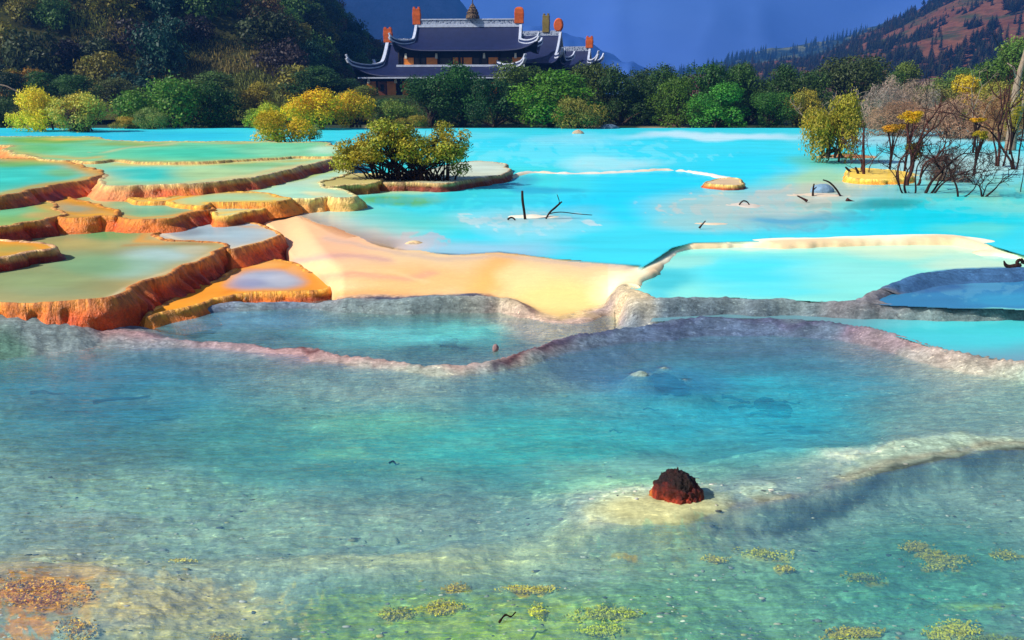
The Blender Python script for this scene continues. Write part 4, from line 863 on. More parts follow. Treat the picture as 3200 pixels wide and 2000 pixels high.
for i, (u, vb, w, h, Y, c, l) in enumerate([
    (1345, 396, 200, 150, 101, (42, 80, 34), 'dark green tree under the left part of the temple eave'),
    (1450, 398, 220, 190, 103, (48, 92, 36), 'tall rounded dark green tree under the middle of the temple'),
    (1545, 398, 160, 150, 98, (36, 74, 36), 'dark teal green tree left of the bright green dome tree'),
    (1640, 396, 230, 190, 110, (78, 100, 38), 'olive green tree behind the bright dome tree, below the side hall'),
    (1860, 400, 180, 190, 106, (66, 84, 30), 'olive dark tree right of the bright dome tree'),
    (1940, 402, 190, 180, 104, (44, 70, 24), 'dark green tree with brown tints left of the middle of the far shore'),
    (2040, 402, 180, 190, 107, (50, 78, 30), 'dark green tree whose thin top pokes above the shore row'),
    (2120, 404, 190, 160, 100, (74, 104, 30), 'yellow flecked green tree in the middle of the shore row'),
    (2210, 404, 180, 190, 106, (40, 78, 26), 'tall dark green tree behind the vivid green tree'),
    (2330, 404, 200, 190, 109, (52, 84, 28), 'wide dark tree behind the right end of the shore row'),
    (2420, 404, 170, 190, 107, (46, 74, 26), 'tall dark green tree near the right end of the shore row'),
    (2510, 402, 170, 180, 106, (58, 84, 36), 'dark green tree behind the pale bare branches'),
    (1770, 396, 150, 150, 113, (70, 90, 40), 'grey green tree below the small pavilion'),
    (1990, 380, 150, 160, 116, (56, 80, 36), 'round topped tree in the back of the shore row'),
    (2290, 380, 150, 170, 117, (60, 88, 34), 'dense tree in the back of the shore row, left of the bluish ridge'),
]): plant('row', 'broadleaf_tree', l, 'tree', u, vb, w, h, Y, c)
plant('row', 'broadleaf_tree', 'bright green dome shaped tree on the shore below the side hall', 'tree', 1720, 400, 310, 170, 95, (70, 112, 24), vi=1)
sh('bush', 'olive brown shrub at the foot of the bright dome tree', 1800, 403, 180, 92, 91, (124, 122, 50))
plant('row', 'broadleaf_tree', 'vivid leafy green tree at the water in the right half of the shore row', 'tree', 2240, 404, 200, 140, 95, (66, 124, 40), vi=2)
plant('row', 'broadleaf_tree', 'smaller green tree between the vivid tree and the pale bare branches', 'tree', 2400, 404, 150, 110, 96, (58, 100, 36))
sh('bush', 'olive yellow leafy shrub above the pale bare branches', 2500, 396, 130, 110, 98, (130, 122, 36))
for i, (u, vb, w, h, Y, c, l) in enumerate([
    (2640, 380, 240, 190, 112, (64, 78, 38), 'dark olive tree on the slope left of the grey leafless trees'),
    (2730, 330, 170, 130, 126, (66, 98, 30), 'green round tree high on the slope above the grey leafless trees'),
    (2830, 330, 130, 130, 130, (96, 112, 40), 'yellow green tree on the slope below the red autumn hillside'),
    (2720, 420, 150, 110, 104, (86, 104, 44), 'mid green tree behind the yellow shrub islet'),
    (2930, 400, 190, 130, 108, (110, 122, 54), 'light olive green tree between the grey leafless trees and the yellow tree'),
    (3020, 380, 150, 140, 104, (190, 166, 26), 'bright yellow tree on the right bank'),
    (3110, 340, 200, 190, 114, (80, 110, 34), 'green tree on the slope left of the tall dead trunk'),
    (3200, 330, 190, 200, 118, (96, 126, 46), 'light green tree behind the tall dead trunk at the right edge'),
    (3240, 420, 230, 160, 96, (150, 140, 60), 'olive gold tree at the right edge behind the tall dead trunk'),
    (2880, 395, 190, 110, 96, (112, 110, 52), 'olive shrubby tree low behind the brown thickets'),
    (2790, 400, 150, 90, 100, (130, 118, 60), 'straw coloured low tree between the grey leafless trees'),
    (3090, 410, 190, 150, 92, (132, 128, 48), 'mustard green tree behind the red barked trunks'),
    (2975, 330, 170, 110, 124, (84, 112, 44), 'green tree on the slope behind the bright yellow tree'),
    (3330, 420, 230, 260, 100, (90, 116, 40), 'green tree just outside the right edge'),
]): plant('row', 'broadleaf_tree', l, 'tree', u, vb, w, h, Y, c)
for (u, vb, w, h, Y, c, l) in [
    (2760, 440, 150, 190, 88, (150, 128, 112), 'grey leafless tree with drooping twigs, leftmost of the two pale grey ones'),
    (2850, 430, 160, 180, 92, (150, 130, 112), 'grey leafless tree right of its grey twin, against the red hillside'),
    (2800, 455, 260, 140, 74, (140, 110, 84), 'low brownish twiggy thicket behind the yellow topped tree'),
    (2980, 450, 260, 150, 70, (142, 112, 90), 'wide brown twiggy thicket right of the yellow topped tree'),
    (3130, 470, 230, 180, 66, (140, 106, 70), 'brown twiggy thicket behind the red barked trunks at the right'),
]: plant('twig', 'bare_tree', l, 'bare tree', u, vb, w, h, Y, c)
# ---- left hillside forest: one mesh of each variant, copied
HILLC = [((46, 58, 28), 'dark green'), ((30, 62, 48), 'dark bluish green'), ((84, 66, 38), 'dull brown'), ((108, 104, 36), 'olive'), ((62, 90, 36), 'mid green'), ((40, 34, 34), 'blackish')]
rr = random.Random(5); cells = []
cand = []
for _ in range(9000):
    Y = rr.uniform(122, 300); u = rr.uniform(-150, 1385)
    if u > 300 and u < 1000 and Y < 128 + 10 * math.sin(u * .01): continue
    cand.append((u, Y))
placed = []
for u, Y in cand:
    x = (u - 1600) / F * Y
    rad = rr.uniform(2.8, 5.2)
    if all((x - a) ** 2 + (Y - b) ** 2 > (rad * .62 + c * .62) ** 2 for a, b, c in placed):
        z = float(hillL(np.array([u]), np.array([Y]))[0])
        v = 300 - (z - 4) / Y * F
        if v < -120 or (u > 1300 and z < 2) or (u > 1080 and Y < 168): continue
        placed.append((x, Y, rad))
        left = np.clip(1 - u / 900, 0, 1)
        wts = [2.6, 1.8, 1.6 + left, 2.2 - left, 2.8 - 1.7 * left, .4 + 2.2 * left]
        ci = rr.choices(range(6), wts)[0]
        c, cn = HILLC[ci]
        f = 1.0 + .5 * (u > 900) * rr.random()
        me, _t = variant('hill', rr.randrange(6))
        o = ob('hill_tree', me, None, (x, Y, z - .6)); o.rotation_euler = (0, 0, rr.random() * 6.28)
        s = rad; o.scale = (s, s * rr.uniform(.85, 1.15), s * rr.uniform(.75, 1.25)); o.color = (*(lin(c) * f * 1.7), 1)
        tag(o, cn + ' round tree in the forest on the dark left hillside', 'tree', 'trees on the left hillside')
        if len(placed) >= 285: break
print('hill trees', len(placed))
for (u, v, Y, rad, c, l) in [(700, 150, 190, 3.6, (176, 150, 30), 'golden yellow round tree alone among the dark hillside trees'), (560, 60, 215, 4.2, (120, 106, 56), 'tan flat topped tree high on the dark hillside'), (820, 95, 205, 3.8, (116, 112, 60), 'pale olive tree on the dark hillside right of the yellow one'), (330, 70, 190, 4.2, (26, 84, 60), 'teal green tree on the dark left hillside'), (300, 125, 175, 4.4, (40, 92, 66), 'lower teal tree on the dark left hillside'), (90, 265, 118, 3.0, (176, 130, 30), 'orange yellow shrub at the foot of the left hillside'), (40, 260, 120, 2.6, (136, 130, 36), 'yellow green shrub at the hill foot beside the orange one'), (500, 75, 210, 4.2, (66, 96, 54), 'grey green round tree below the tan flat topped tree'), (880, 190, 160, 3.8, (30, 76, 52), 'bluish green round tree low on the right part of the hillside'), (430, 200, 150, 2.6, (44, 90, 24), 'bright green small tree at the top of the grassy slope')]:
    x, z = atY(u, v, Y); me, _t = variant('hill', rr.randrange(6))
    o = ob('hill_tree', me, None, (float(x), Y, float(z) - rad * .5)); o.scale = (rad, rad, rad * .9); o.color = (*lin(c), 1); tag(o, l, 'tree')
for (u, vb, w, h, Y, c, l) in [(160, 310, 150, 80, 108, (48, 84, 32), 'green shrub at the hill foot above the yellow shore shrubs'), (250, 320, 130, 80, 106, (56, 92, 36), 'mid green shrub at the hill foot left of the grassy slope'), (60, 330, 160, 100, 110, (34, 56, 28), 'dark shrub at the hill foot by the left edge'), (370, 330, 150, 80, 112, (84, 92, 44), 'dull olive shrub below the grassy slope'), (980, 300, 200, 90, 124, (52, 84, 36), 'green shrub at the hill foot above the mustard clump'), (1060, 320, 150, 70, 128, (44, 76, 34), 'dark green shrub at the hill foot left of the temple')]:
    plant('row', 'shrub', l, 'shrub', u, vb, w, h, Y, c)
# grassy slope at the foot of the hill: blades as one mass
r_ = np.random.RandomState(8); n = 16000
gu = r_.uniform(300, 980, n); gY = r_.uniform(108, 136, n); gx = (gu - 1600) / F * gY
gz = hillL(gu, gY); hgt = .35 + .5 * r_.rand(n); a = r_.rand(n) * 3.14; ww = .12
V_ = np.stack([np.column_stack([gx - np.cos(a) * ww, gY - np.sin(a) * ww, gz]), np.column_stack([gx + np.cos(a) * ww, gY + np.sin(a) * ww, gz]), np.column_stack([gx + r_.normal(size=n) * .2, gY + r_.normal(size=n) * .2, gz + hgt])], 1).reshape(-1, 3)
gc = np.repeat(lin((150, 134, 70)) * (.6 + .7 * r_.rand(n))[:, None], 3, 0); mixg = np.repeat(fbm(gx * .15, gY * .15, 0, 3, 3) > 0, 3); gc[mixg] = gc[mixg] * [.7, 1.0, .7]
o = ob('grass', mesh_np('grass', V_, np.arange(3 * n).reshape(n, 3), M_LEAF, cols=gc, smooth=False)); tag(o, kind='stuff', label='dry yellowish grass on the slope at the foot of the left hill', cat='grass')
# ---- conifers on the right hillside
def conifer_mesh(seed):
    r = np.random.RandomState(seed); Vs = []; Fs = []; Cs = []; n0 = 0
    for i in range(16):
        t = i / 15; z = .12 + .86 * t; rad = .19 * (1 - t) ** .8 * (.75 + .5 * r.rand()) + .008
        k = int(12 - 6 * t)
        for j in range(k):
            a = 6.283 * (j + r.rand() * .8) / k; rr_ = rad * (.7 + .5 * r.rand())
            tip = [math.cos(a) * rr_, math.sin(a) * rr_, z - .05 - .03 * r.rand()]; w_ = .035 * (1.2 - t)
            Vs += [[0, 0, z + .035], [tip[0] - math.sin(a) * w_, tip[1] + math.cos(a) * w_, tip[2]], [tip[0] + math.sin(a) * w_, tip[1] - math.cos(a) * w_, tip[2]]]
            Fs.append([n0, n0 + 1, n0 + 2]); n0 += 3; b = .7 + .6 * r.rand(); Cs += [[b, b, b]] * 3
    mb = MB(); mb.add(Vs, T=Fs); mb.C = [np.array(Cs)]
    mb.tube([[0, 0, 0], [0, 0, .5], [0, 0, .95]], [.016, .01, .003], 5, c=(.8, .6, .5))
    return mb.mesh('conifer', M_LEAF, False)
CON = [conifer_mesh(s) for s in range(5)]
CC = [(30, 46, 40), (38, 52, 44), (50, 60, 40), (70, 62, 40)]
cnt = 0; rr = random.Random(9)
while cnt < 292:
    Y = rr.uniform(430, 880); u = rr.uniform(2180, 3330)
    k = float(fbm(np.array([u / 130.0]), np.array([Y / 70.0]), 0, 3, 6)[0])
    edge = u < 2760
    if k < (.06 if not edge else -.12): continue
    z = float(hillR(np.array([float(u)]), np.array([Y]))[0]); x = (u - 1600) / F * Y
    h = rr.uniform(6, 11) if not edge else rr.uniform(9, 15)
    o = ob('conifer_tree', CON[rr.randrange(5)], None, (x, Y, z - 1)); o.scale = (h * .9, h * .9, h); o.rotation_euler = (0, 0, rr.random() * 6)
    o.color = (*lin(CC[rr.choices(range(4), [4, 4, 2, 1])[0]]), 1)
    tag(o, 'dark conifer in the scattered wood on the reddish right hillside', 'tree', 'conifers on the right hillside'); cnt += 1
x, z = atY(2958, 262, 330); o = ob('conifer_tree', CON[1], None, (float(x), 330, float(z) - .5)); o.scale = (10, 10, 11); o.color = (*lin((24, 34, 44)), 1); tag(o, 'single dark conifer standing low on the red slope above the yellow tree', 'tree')
Vc = np.array([v.co[:] for v in CON[1].vertices]); Fc = np.array([[*p.vertices] for p in CON[1].polygons if len(p.vertices) == 3])
mb = MB(); rs2 = np.random.RandomState(14)
for i in range(4200):
    Y = rs2.uniform(430, 890); u = rs2.uniform(2250, 3400)
    if fbm(np.array([u / 110.]), np.array([Y / 60.]), 0, 4, 12)[0] < -.06 - .2 * (u < 2780): continue
    z = float(hillR(np.array([u]), np.array([Y]))[0]); h = rs2.uniform(4, 8.5); b = .6 + .7 * rs2.rand(); k = rs2.randint(4)
    mb.add(Vc * [h * 1.9, h * 1.9, h] + [(u - 1600) / F * Y, Y, z - .8], T=Fc, c=lin([(44, 54, 40), (56, 64, 40), (78, 66, 42), (40, 50, 44)][k]) * b)
o = mb.build('forest', M_LEAF); tag(o, kind='stuff', label='scattered scrub and young trees covering the reddish right hillside', cat='forest')
n = 900; mb = MB()
rs2 = np.random.RandomState(4)
Vc = np.array([v.co[:] for v in CON[2].vertices]); Fc = np.array([[*p.vertices] for p in CON[2].polygons if len(p.vertices) == 3])
for i in range(700):
    Y = rs2.uniform(1230, 1690); u = rs2.uniform(2060, 2760)
    if fbm(np.array([u / 90.]), np.array([Y / 120.]), 0, 3, 2)[0] < -.05: continue
    z = float(ridgeF(np.array([u]), np.array([Y]))[0]); h = rs2.uniform(12, 22); b = .7 + .5 * rs2.rand()
    mb.add(Vc[::1] * [h, h, h] + [(u - 1600) / F * Y, Y, z], T=Fc, c=lin((44, 62, 46)) * b)
o = mb.build('forest', M_LEAF); tag(o, kind='stuff', label='far bluish wood on the low ridge between the mountain and the red hill', cat='forest')

# ---- branching generator for the bare trees
def branch_tree(mb, rng, p, d, length, rad, depth, spread=.55, up=.12, bend=.25, kids=(2, 3), twig=4, minr=.006, shrink=.74):
    n = 5; pts = [np.array(p, float)]; d = np.array(d, float); d /= np.linalg.norm(d)
    for i in range(n):
        d = d + np.array([rng.gauss(0, bend), rng.gauss(0, bend), rng.gauss(0, bend) + up]) * .5; d /= np.linalg.norm(d)
        pts.append(pts[-1] + d * length / n)
    mb.tube(catmull(pts, False, 2), np.linspace(rad, max(rad * .62, minr), (len(pts) - 1) * 2 + 1), 6 if rad > .03 else 4)
    if depth <= 0: return [pts[-1]]
    tips = []
    for k in range(rng.randint(*kids)):
        at = pts[-1] if k < 2 else pts[rng.randint(2, 4)]
        nd = d + np.array([rng.gauss(0, spread), rng.gauss(0, spread), rng.gauss(0, spread * .6)])
        tips += branch_tree(mb, rng, at, nd, length * shrink * rng.uniform(.75, 1.15), max(rad * .62, minr), depth - 1, spread, up, bend, kids, twig, minr, shrink)
    return tips
def bare(label, u, v, zg, hpx, depth, mat, seed, trunks, leaves=None, name='bare_tree', cat='bare tree', spread=.6, minr=.0045, shrink=.72, bend=.3, up=.1, leafcol=(170, 140, 30), kids=(2, 3)):
    x, y = spot(u, v, zg); hm = hpx / F * y; rng = random.Random(seed)
    t = thing(name, label, cat, (x, y, zg - .1))
    tips = []
    mb = MB()
    for (dx, dy, dz, ln, rd, ox) in trunks:
        tips += branch_tree(mb, rng, (ox * hm, 0, 0), (dx, dy, dz), ln * hm, rd * hm * .56, depth, spread, up, bend, kids, minr=minr, shrink=shrink)
    mb.build('branches', mat, t, True)
    if leaves:
        nl, sz, lr = leaves
        k = rng.sample(tips, min(len(tips), 14)); lb = [(*p, lr * hm, lr * hm, lr * hm * .7) for p in k]
        V, Fq, C = leaf_arrays(seed, lb, nl, sz * hm)
        o = ob('crown', mesh_np('crown', V, Fq, M_LEAF, cols=C, smooth=False), t); o.color = (*lin(leafcol), 1)
    return t
# ---- the bush on the islet in the lake
BX, BY = spot(1275, 582, .62)
bt = thing('lake_bush', 'wide olive green bush with dark stems on the islet in the lake', 'bush', (BX, BY, .55))
r_ = np.random.RandomState(31); lb = []
pxm = BY / F
for i in range(80):
    ux = r_.uniform(-190, 180) * pxm; zt = (60 + 135 * math.sqrt(max(0, 1 - (ux / (215 * pxm)) ** 2)) * r_.uniform(.25, 1.0)) * pxm
    s = r_.uniform(.22, .42); lb.append((ux, r_.uniform(-.9, .9), zt, s * 1.25, s * 1.1, s * .72))
lb += [(-190 * pxm, 0, 70 * pxm, .5, .5, .35), (160 * pxm, .2, 60 * pxm, .5, .5, .3), (175 * pxm, .3, 160 * pxm, .3, .3, .25), (110 * pxm, .3, 185 * pxm, .35, .4, .25)]
V, Fq, C = leaf_arrays(77, lb, 21000, .05, shell=.45, hue=.22)
o = ob('crown', mesh_np('crown', V, Fq, M_LEAF, cols=C, smooth=False), bt); o.color = (*lin((166, 160, 48)), 1)
mb = MB(); rg = random.Random(4)
for l in lb:
    bx = rg.uniform(-.9, 1.3) + l[0] * .25; p0 = np.array([bx, rg.uniform(-.3, .3), 0]); p1 = np.array(l[:3])
    q = catmull([p0, p0 * .75 + p1 * .25 + [0, 0, .18], p0 * .4 + p1 * .6 + [0, 0, .1], p1], False, 4)
    mb.tube(q, np.linspace(rg.uniform(.03, .06), .012, len(q)), 5)
    for k in range(4):
        e = p1 + np.array([rg.gauss(0, .3), rg.gauss(0, .3), rg.gauss(.1, .25)]); m = q[8]
        mb.tube([m, (m + e) / 2 + [0, 0, .05], e], [.014, .010, .005], 4)
for k in range(60):
    p0 = np.array([rg.uniform(-1.2, 1.7), rg.uniform(-.5, .3), 0]); e = p0 + np.array([rg.gauss(0, .5), rg.gauss(0, .3), rg.uniform(.4, 1.0)])
    mb.tube([p0, (p0 + e) / 2 + [rg.gauss(0, .08), 0, .06], e], [.022, .014, .006], 4)
mb.build('stems', M_DARKBARK, bt, True)

# ---- bare and half bare trees standing in the lake on the right
bare('dark bare tree with many curved branches and yellow tufts, largest in the lake', 2890, 604, .55, 250, 5, M_DARKBARK, 3, [(-.35, 0, 1, .32, .026, -.22), (.25, 0, 1, .38, .034, .0), (.75, .1, .8, .34, .026, .06), (-.8, 0, .7, .28, .02, -.25), (.5, -.2, 1, .36, .024, .1), (-.1, .1, 1, .36, .02, -.12)], kids=(2, 3), spread=.62)
bare('slim bare tree with one long arching branch, right of the largest dark one', 2995, 615, .55, 220, 5, M_DARKBARK, 12, [(.05, 0, 1, .42, .026, 0), (.7, 0, .7, .36, .02, .03)], spread=.55)
bare('small bare tree forked low like a V, rightmost in the water', 3072, 615, .55, 120, 5, M_DARKBARK, 22, [(-.7, 0, .8, .4, .045, 0), (.75, 0, .8, .45, .05, 0), (.1, 0, 1, .4, .035, 0)], spread=.6)
bare('reddish brown twiggy shrub tree left of the largest dark tree', 2700, 552, .55, 190, 5, M_REDBARK, 33, [(-.1, 0, 1, .36, .022, 0), (.25, 0, 1, .33, .018, .05), (-.4, 0, .9, .3, .016, -.04)], spread=.6, minr=.006)
bare('thick reddish trunked tree with bare twigs behind the largest dark tree', 2835, 580, .55, 230, 3, M_REDBARK, 41, [(.0, 0, 1, .5, .05, 0), (.2, 0, 1, .4, .035, .12), (-.3, 0, 1, .38, .03, -.1)], spread=.55)
bare('pale grey bare branches rising over the yellow shrub islet, right one', 2655, 440, .6, 180, 3, M_PALEBARK, 51, [(-.25, 0, 1, .42, .02, 0), (.3, 0, 1, .38, .018, .03)], spread=.5, minr=.016)
bare('pale grey bare branches drooping left of the yellow shrub islet', 2560, 420, .6, 150, 3, M_PALEBARK, 56, [(-.5, 0, .8, .42, .02, 0), (.1, 0, 1, .4, .02, .03)], spread=.6, minr=.016)
bare('grey leaning dead tree behind the red barked trunks', 3060, 440, .6, 230, 3, M_PALEBARK, 61, [(-.2, 0, 1, .45, .016, 0)], spread=.5, minr=.012)
bare('dark thin leafless tree against the grey leafless ones', 2868, 470, .6, 210, 2, M_DARKBARK, 66, [(0, 0, 1, .6, .012, 0)], spread=.3, minr=.012)
bare('dark thin leafless stem in front of the bright yellow tree', 2995, 460, .6, 200, 2, M_DARKBARK, 68, [(.02, 0, 1, .6, .010, 0)], spread=.3, minr=.012)
bare('dark bare tree leaning left across the red barked trunks at the right edge', 3165, 530, .55, 330, 3, M_DARKBARK, 71, [(-.3, 0, 1, .5, .020, 0), (-.1, 0, 1, .55, .016, .02), (.1, 0, 1, .5, .014, .03)], spread=.4)
bare('red brown twisted tree with pinkish bark beside the tall dead trunk', 3120, 520, .55, 260, 3, M_REDBARK, 75, [(.0, 0, 1, .5, .03, 0), (-.25, 0, 1, .45, .02, -.03), (.2, 0, 1, .5, .02, .05)], spread=.4)
bare('bare dark twigs leaning out of the water at the far right edge', 3190, 600, .55, 230, 3, M_DARKBARK, 79, [(-.1, 0, 1, .5, .014, 0), (.2, 0, 1, .5, .014, .05)], spread=.5)
plant('bush', 'shrub', 'yellow green leafy shrub filling the islet among bare stems', 'shrub', 2600, 492, 190, 190, 43, (134, 126, 36))
plant('twig', 'shrub', 'fine dark twigs in the water between the largest dark tree and the slim arching one', 'shrub', 2940, 590, 160, 130, 34, (84, 62, 54))
# tall dead trunks
x, y = spot(3156, 470, .55); t = thing('dead_tree', 'tall pale dead trunk tapering to a point at the right edge', 'tree trunk', (x, y, .4)); m = y / F
mb = MB(); mb.tube(catmull([(0, 0, 0), (-6 * m, 0, 120 * m), (-12 * m, 0, 200 * m), (-4 * m, 0, 280 * m), (4 * m, 0, 368 * m)], False, 6), np.linspace(17, 2.5, 25) * m, 9)
mb.tube([(4 * m, 0, 60 * m), (16 * m, 0, 170 * m), (14 * m, 0, 262 * m)], [9 * m, 8 * m, 6 * m], 8); mb.build('trunk', M_PALEBARK, t, True)
mb = MB(); mb.tube([(-8 * m, 0, 200 * m), (-30 * m, 0, 250 * m), (-52 * m, 0, 262 * m)], [4 * m, 3 * m, 1.2 * m], 6); mb.build('branch', M_PALEBARK, t, True)
# yellow flat crowns, mossy growth
def tuft(label, u, v, Y, wpx, hpx, col, name='shrub', cat='shrub', n=2200, stem=0, mat=None):
    x, z = atY(u, v, Y); x = float(x); z = float(z); m = Y / F
    t = thing(name, label, cat, (x, Y, z - stem * m)); rg = np.random.RandomState(int(u)); S = stem * m
    lb = [(rg.uniform(-.36, .36) * wpx * m, rg.uniform(-.3, .3) * wpx * m, S + rg.uniform(.2, .75) * hpx * m, .2 * wpx * m, .2 * wpx * m, .22 * hpx * m) for _ in range(14)]
    V, Fq, C = leaf_arrays(int(u) + 5, lb, n, max(.035, .03 * wpx * m), shell=.5)
    o = ob('crown', mesh_np('crown', V, Fq, M_LEAF, cols=C, smooth=False), t); o.color = (*lin(col), 1)
    mb = MB()
    for l in lb[:8]: mb.tube(catmull([(0, 0, 0), (l[0] * .2, l[1] * .2, l[2] * .5), l[:3]], False, 4), np.linspace(.055 if stem else .03, .012, 9), 5)
    mb.build('stem', mat or M_DARKBARK, t, True); return t
tuft('small tree with a flat mustard yellow crown on a dark stem behind the bare trees', 2846, 388, 37, 76, 42, (206, 164, 14), 'yellow_tree', 'tree', stem=150)
tuft('lower flat ochre crown left of the mustard yellow crown', 2795, 414, 38, 60, 28, (190, 140, 30), 'yellow_tree', 'tree', stem=110)
tuft('dark olive leafy clump hanging on the largest dark bare tree', 2850, 500, 34.4, 60, 60, (110, 96, 30), stem=40)
tuft('yellow leafy shrub on the islet with upright dark stems', 2628, 440, 44, 110, 80, (200, 160, 20), stem=70)
tuft('orange yellow leafy shrub left of the islet shrub', 2545, 410, 46, 52, 54, (206, 156, 16), stem=60)
tuft('yellow green leafy shrub low on the islet', 2590, 440, 44.5, 90, 70, (150, 150, 40), stem=50)
tuft('green gold mossy growth on the trunks at the right edge', 3165, 420, 43, 60, 130, (150, 140, 20), stem=60)
tuft('yellow green moss patch at the foot of the largest dark tree', 2895, 612, 32.6, 120, 20, (120, 150, 50), 'moss', 'moss', 900)
tuft('small yellow moss patch at the foot of the arching slim tree', 2998, 624, 31.5, 40, 20, (150, 170, 60), 'moss', 'moss', 500)
tuft('small olive moss patch at the foot of the V shaped tree', 3065, 622, 31.5, 40, 14, (130, 130, 50), 'moss', 'moss', 500)
tuft('small yellow leaf tuft on the thicket near the red barked trunks', 3055, 382, 40, 44, 14, (206, 160, 20), stem=90)
tuft('gold green leaf tuft above the arching branch', 3060, 435, 36, 40, 26, (160, 146, 30), stem=110)

# ================================================================== STICKS, DRIFTWOOD, ROCKS
def stick(label, pts, z0, rads, mat=M_DARKBARK, name='stick', cat='stick', extra=(), Yo=None):
    """first point is the foot (photo px) on height z0; the stick stands in the upright plane through it"""
    x, y = spot(pts[0][0], pts[0][1], z0); m = y / F
    o = []
    for (u, v) in pts:
        xx, zz = atY(u, v, y); o.append((float(xx) - x, 0, float(zz) - z0))
    mb = MB(); q = catmull(o, False, 5); mb.tube(q, np.interp(np.linspace(0, 1, len(q)), np.linspace(0, 1, len(rads)), rads) * m, 7)
    for ex in extra:
        o2 = []
        for (u, v) in ex:
            xx, zz = atY(u, v, y); o2.append((float(xx) - x, .0, float(zz) - z0))
        q = catmull(o2, False, 4); mb.tube(q, np.linspace(rads[0] * .7, 1.2, len(q)) * m, 6)
    b = mb.build(name, mat, None, True, (x, y, z0)); tag(b, label, cat); return b
stick('upright black stick standing in the middle of the lake', [(1641, 685), (1638, 660), (1633, 625), (1632, 596)], .55, [4.5, 4, 4.2, 3.5])
stick('forked black branch rising to the right from the sand bar in the lake', [(1706, 684), (1718, 664), (1736, 648), (1756, 630)], .55, [2.6, 3, 3.4, 2.4], extra=[[(1738, 646), (1748, 632), (1741, 608)], [(1716, 668), (1735, 664), (1760, 663), (1800, 668), (1850, 672)]])
stick('short bent black twig left of the upright stick', [(1586, 686), (1596, 680), (1606, 683), (1612, 692)], .57, [3, 3, 2.5, 2])
stick('dark leaning stick near the golden mound, leftmost of three', [(2660, 550), (2655, 536), (2642, 522)], .56, [4, 4, 2.5])
stick('dark leaning stick near the golden mound, middle of three', [(2684, 556), (2681, 540), (2673, 522)], .56, [4.5, 4, 2.5])
stick('upright brown stick by the golden mound, tallest of three', [(2699, 557), (2699, 500), (2698, 440), (2700, 400)], .56, [5, 4, 3.5, 2.5], M_REDBARK)
stick('thin dark arch of a branch over the grey boulder', [(2626, 612), (2612, 590), (2592, 570), (2572, 562)], .56, [3, 3, 2.6, 2])
stick('short dark twig upright beside the grey boulder', [(2540, 612), (2541, 592), (2544, 574)], .56, [3.5, 3, 2], extra=[[(2541, 594), (2552, 584)]])
stick('rusty brown driftwood piece pointing left on the sand bar', [(2522, 628), (2508, 620), (2492, 612)], .60, [5, 3, 2], M_REDBARK)
stick('rusty driftwood lying flat on the right end of the sand bar', [(2646, 624), (2660, 630), (2684, 634)], .60, [7, 5, 2], M_REDBARK)
stick('small dark twig on the left sand bar', [(2185, 713), (2194, 702), (2205, 690)], .58, [4, 2.5, 1.5])
stick('small bent twig on the sand bar beside the orange ledge', [(2310, 640), (2322, 628), (2336, 632), (2344, 646)], .58, [2.4, 2.4, 2, 1.5])
stick('thin curled twig lying on the cream flat', [(1792, 866), (1806, 862), (1816, 868), (1824, 880)], .33, [1.8, 2, 2, 1.5])
stick('dark driftwood stick at the left edge of the foreground pool', [(-20, 1086), (20, 1074), (52, 1064)], .03, [9, 6, 2])
stick('pale thin dead branch arching at the left edge', [(-40, 268), (10, 272), (45, 284), (72, 298)], 3.0, [2.5, 2.5, 2, 1.5], M_PALEBARK) if False else None
x, z = atY(-40, 268, 100); mb = MB(); mm = 100 / F; q = catmull([(-60 * mm, 0, 0), (40 * mm, 0, 2 * mm), (78 * mm, 0, -12 * mm), (112 * mm, 0, -28 * mm)], False, 5); mb.tube(q, np.linspace(3, 1.5, len(q)) * mm, 6)
mb.tube([(-60 * mm, 0, -130 * mm), (-62 * mm, 0, -60 * mm), (-60 * mm, 0, 2 * mm)], [4 * mm, 3.5 * mm, 3 * mm], 6)
tag(mb.build('dead_branch', M_PALEBARK, None, True, (float(x), 100, float(z))), 'pale thin dead branch arching in from the left edge', 'branch')
# sunken logs in the big foreground pool
M_SUNK = m_plain('sunken_wood', (16, 52, 82), .8, .1, 4, .4)
for (a, b, z, rad, l) in [((2280, 1277), (2376, 1266), -.06, .030, 'dark sunken log crossing the deep blue pool, longest of the sunken wood'), ((2345, 1294), (2440, 1301), -.05, .024, 'dark sunken branch in front of the longest sunken log'), ((2430, 1262), (2500, 1258), -.05, .018, 'thin dark sunken branch right of the sunken stump'), ((2255, 1240), (2345, 1258), -.06, .032, 'dark sunken root at the left of the sunken wood'), ((1905, 1348), (1945, 1350), -.03, .013, 'small dark floating stick in the teal pool'), ((2010, 1280), (2060, 1280), -.04, .012, 'short dark sunken twig left of the sunken wood'), ((1216, 1448), (1248, 1449), -.01, .014, 'dark floating leaf alone in the centre of the foreground pool'), ((95, 1228), (205, 1230), -.04, .026, 'dark sunken log near the left edge'), ((290, 1258), (470, 1238), -.05, .030, 'dark sunken branch right of the left edge log'), ((1560, 1945), (1612, 1912), .02, .010, 'thin black twig at the bottom centre of the photo')]:
    x0, y0 = spot(*a, z); x1, y1 = spot(*b, z); mb = MB(); mx, my = (x0 + x1) / 2, (y0 + y1) / 2
    q = catmull([(x0 - mx, y0 - my, 0), ((x0 - mx) * .3, (y0 - my) * .3 + .03, .012), ((x1 - mx) * .4, (y1 - my) * .4 - .02, 0), (x1 - mx, y1 - my, 0)], False, 4)
    mb.tube(q, np.linspace(rad, rad * .45, len(q)) * (1 + .25 * np.sin(np.arange(len(q)) * 1.9)), 7)
    tag(mb.build('driftwood', M_SUNK if z < .0 else M_DARKBARK, None, True, (mx, my, z)), l, 'driftwood')
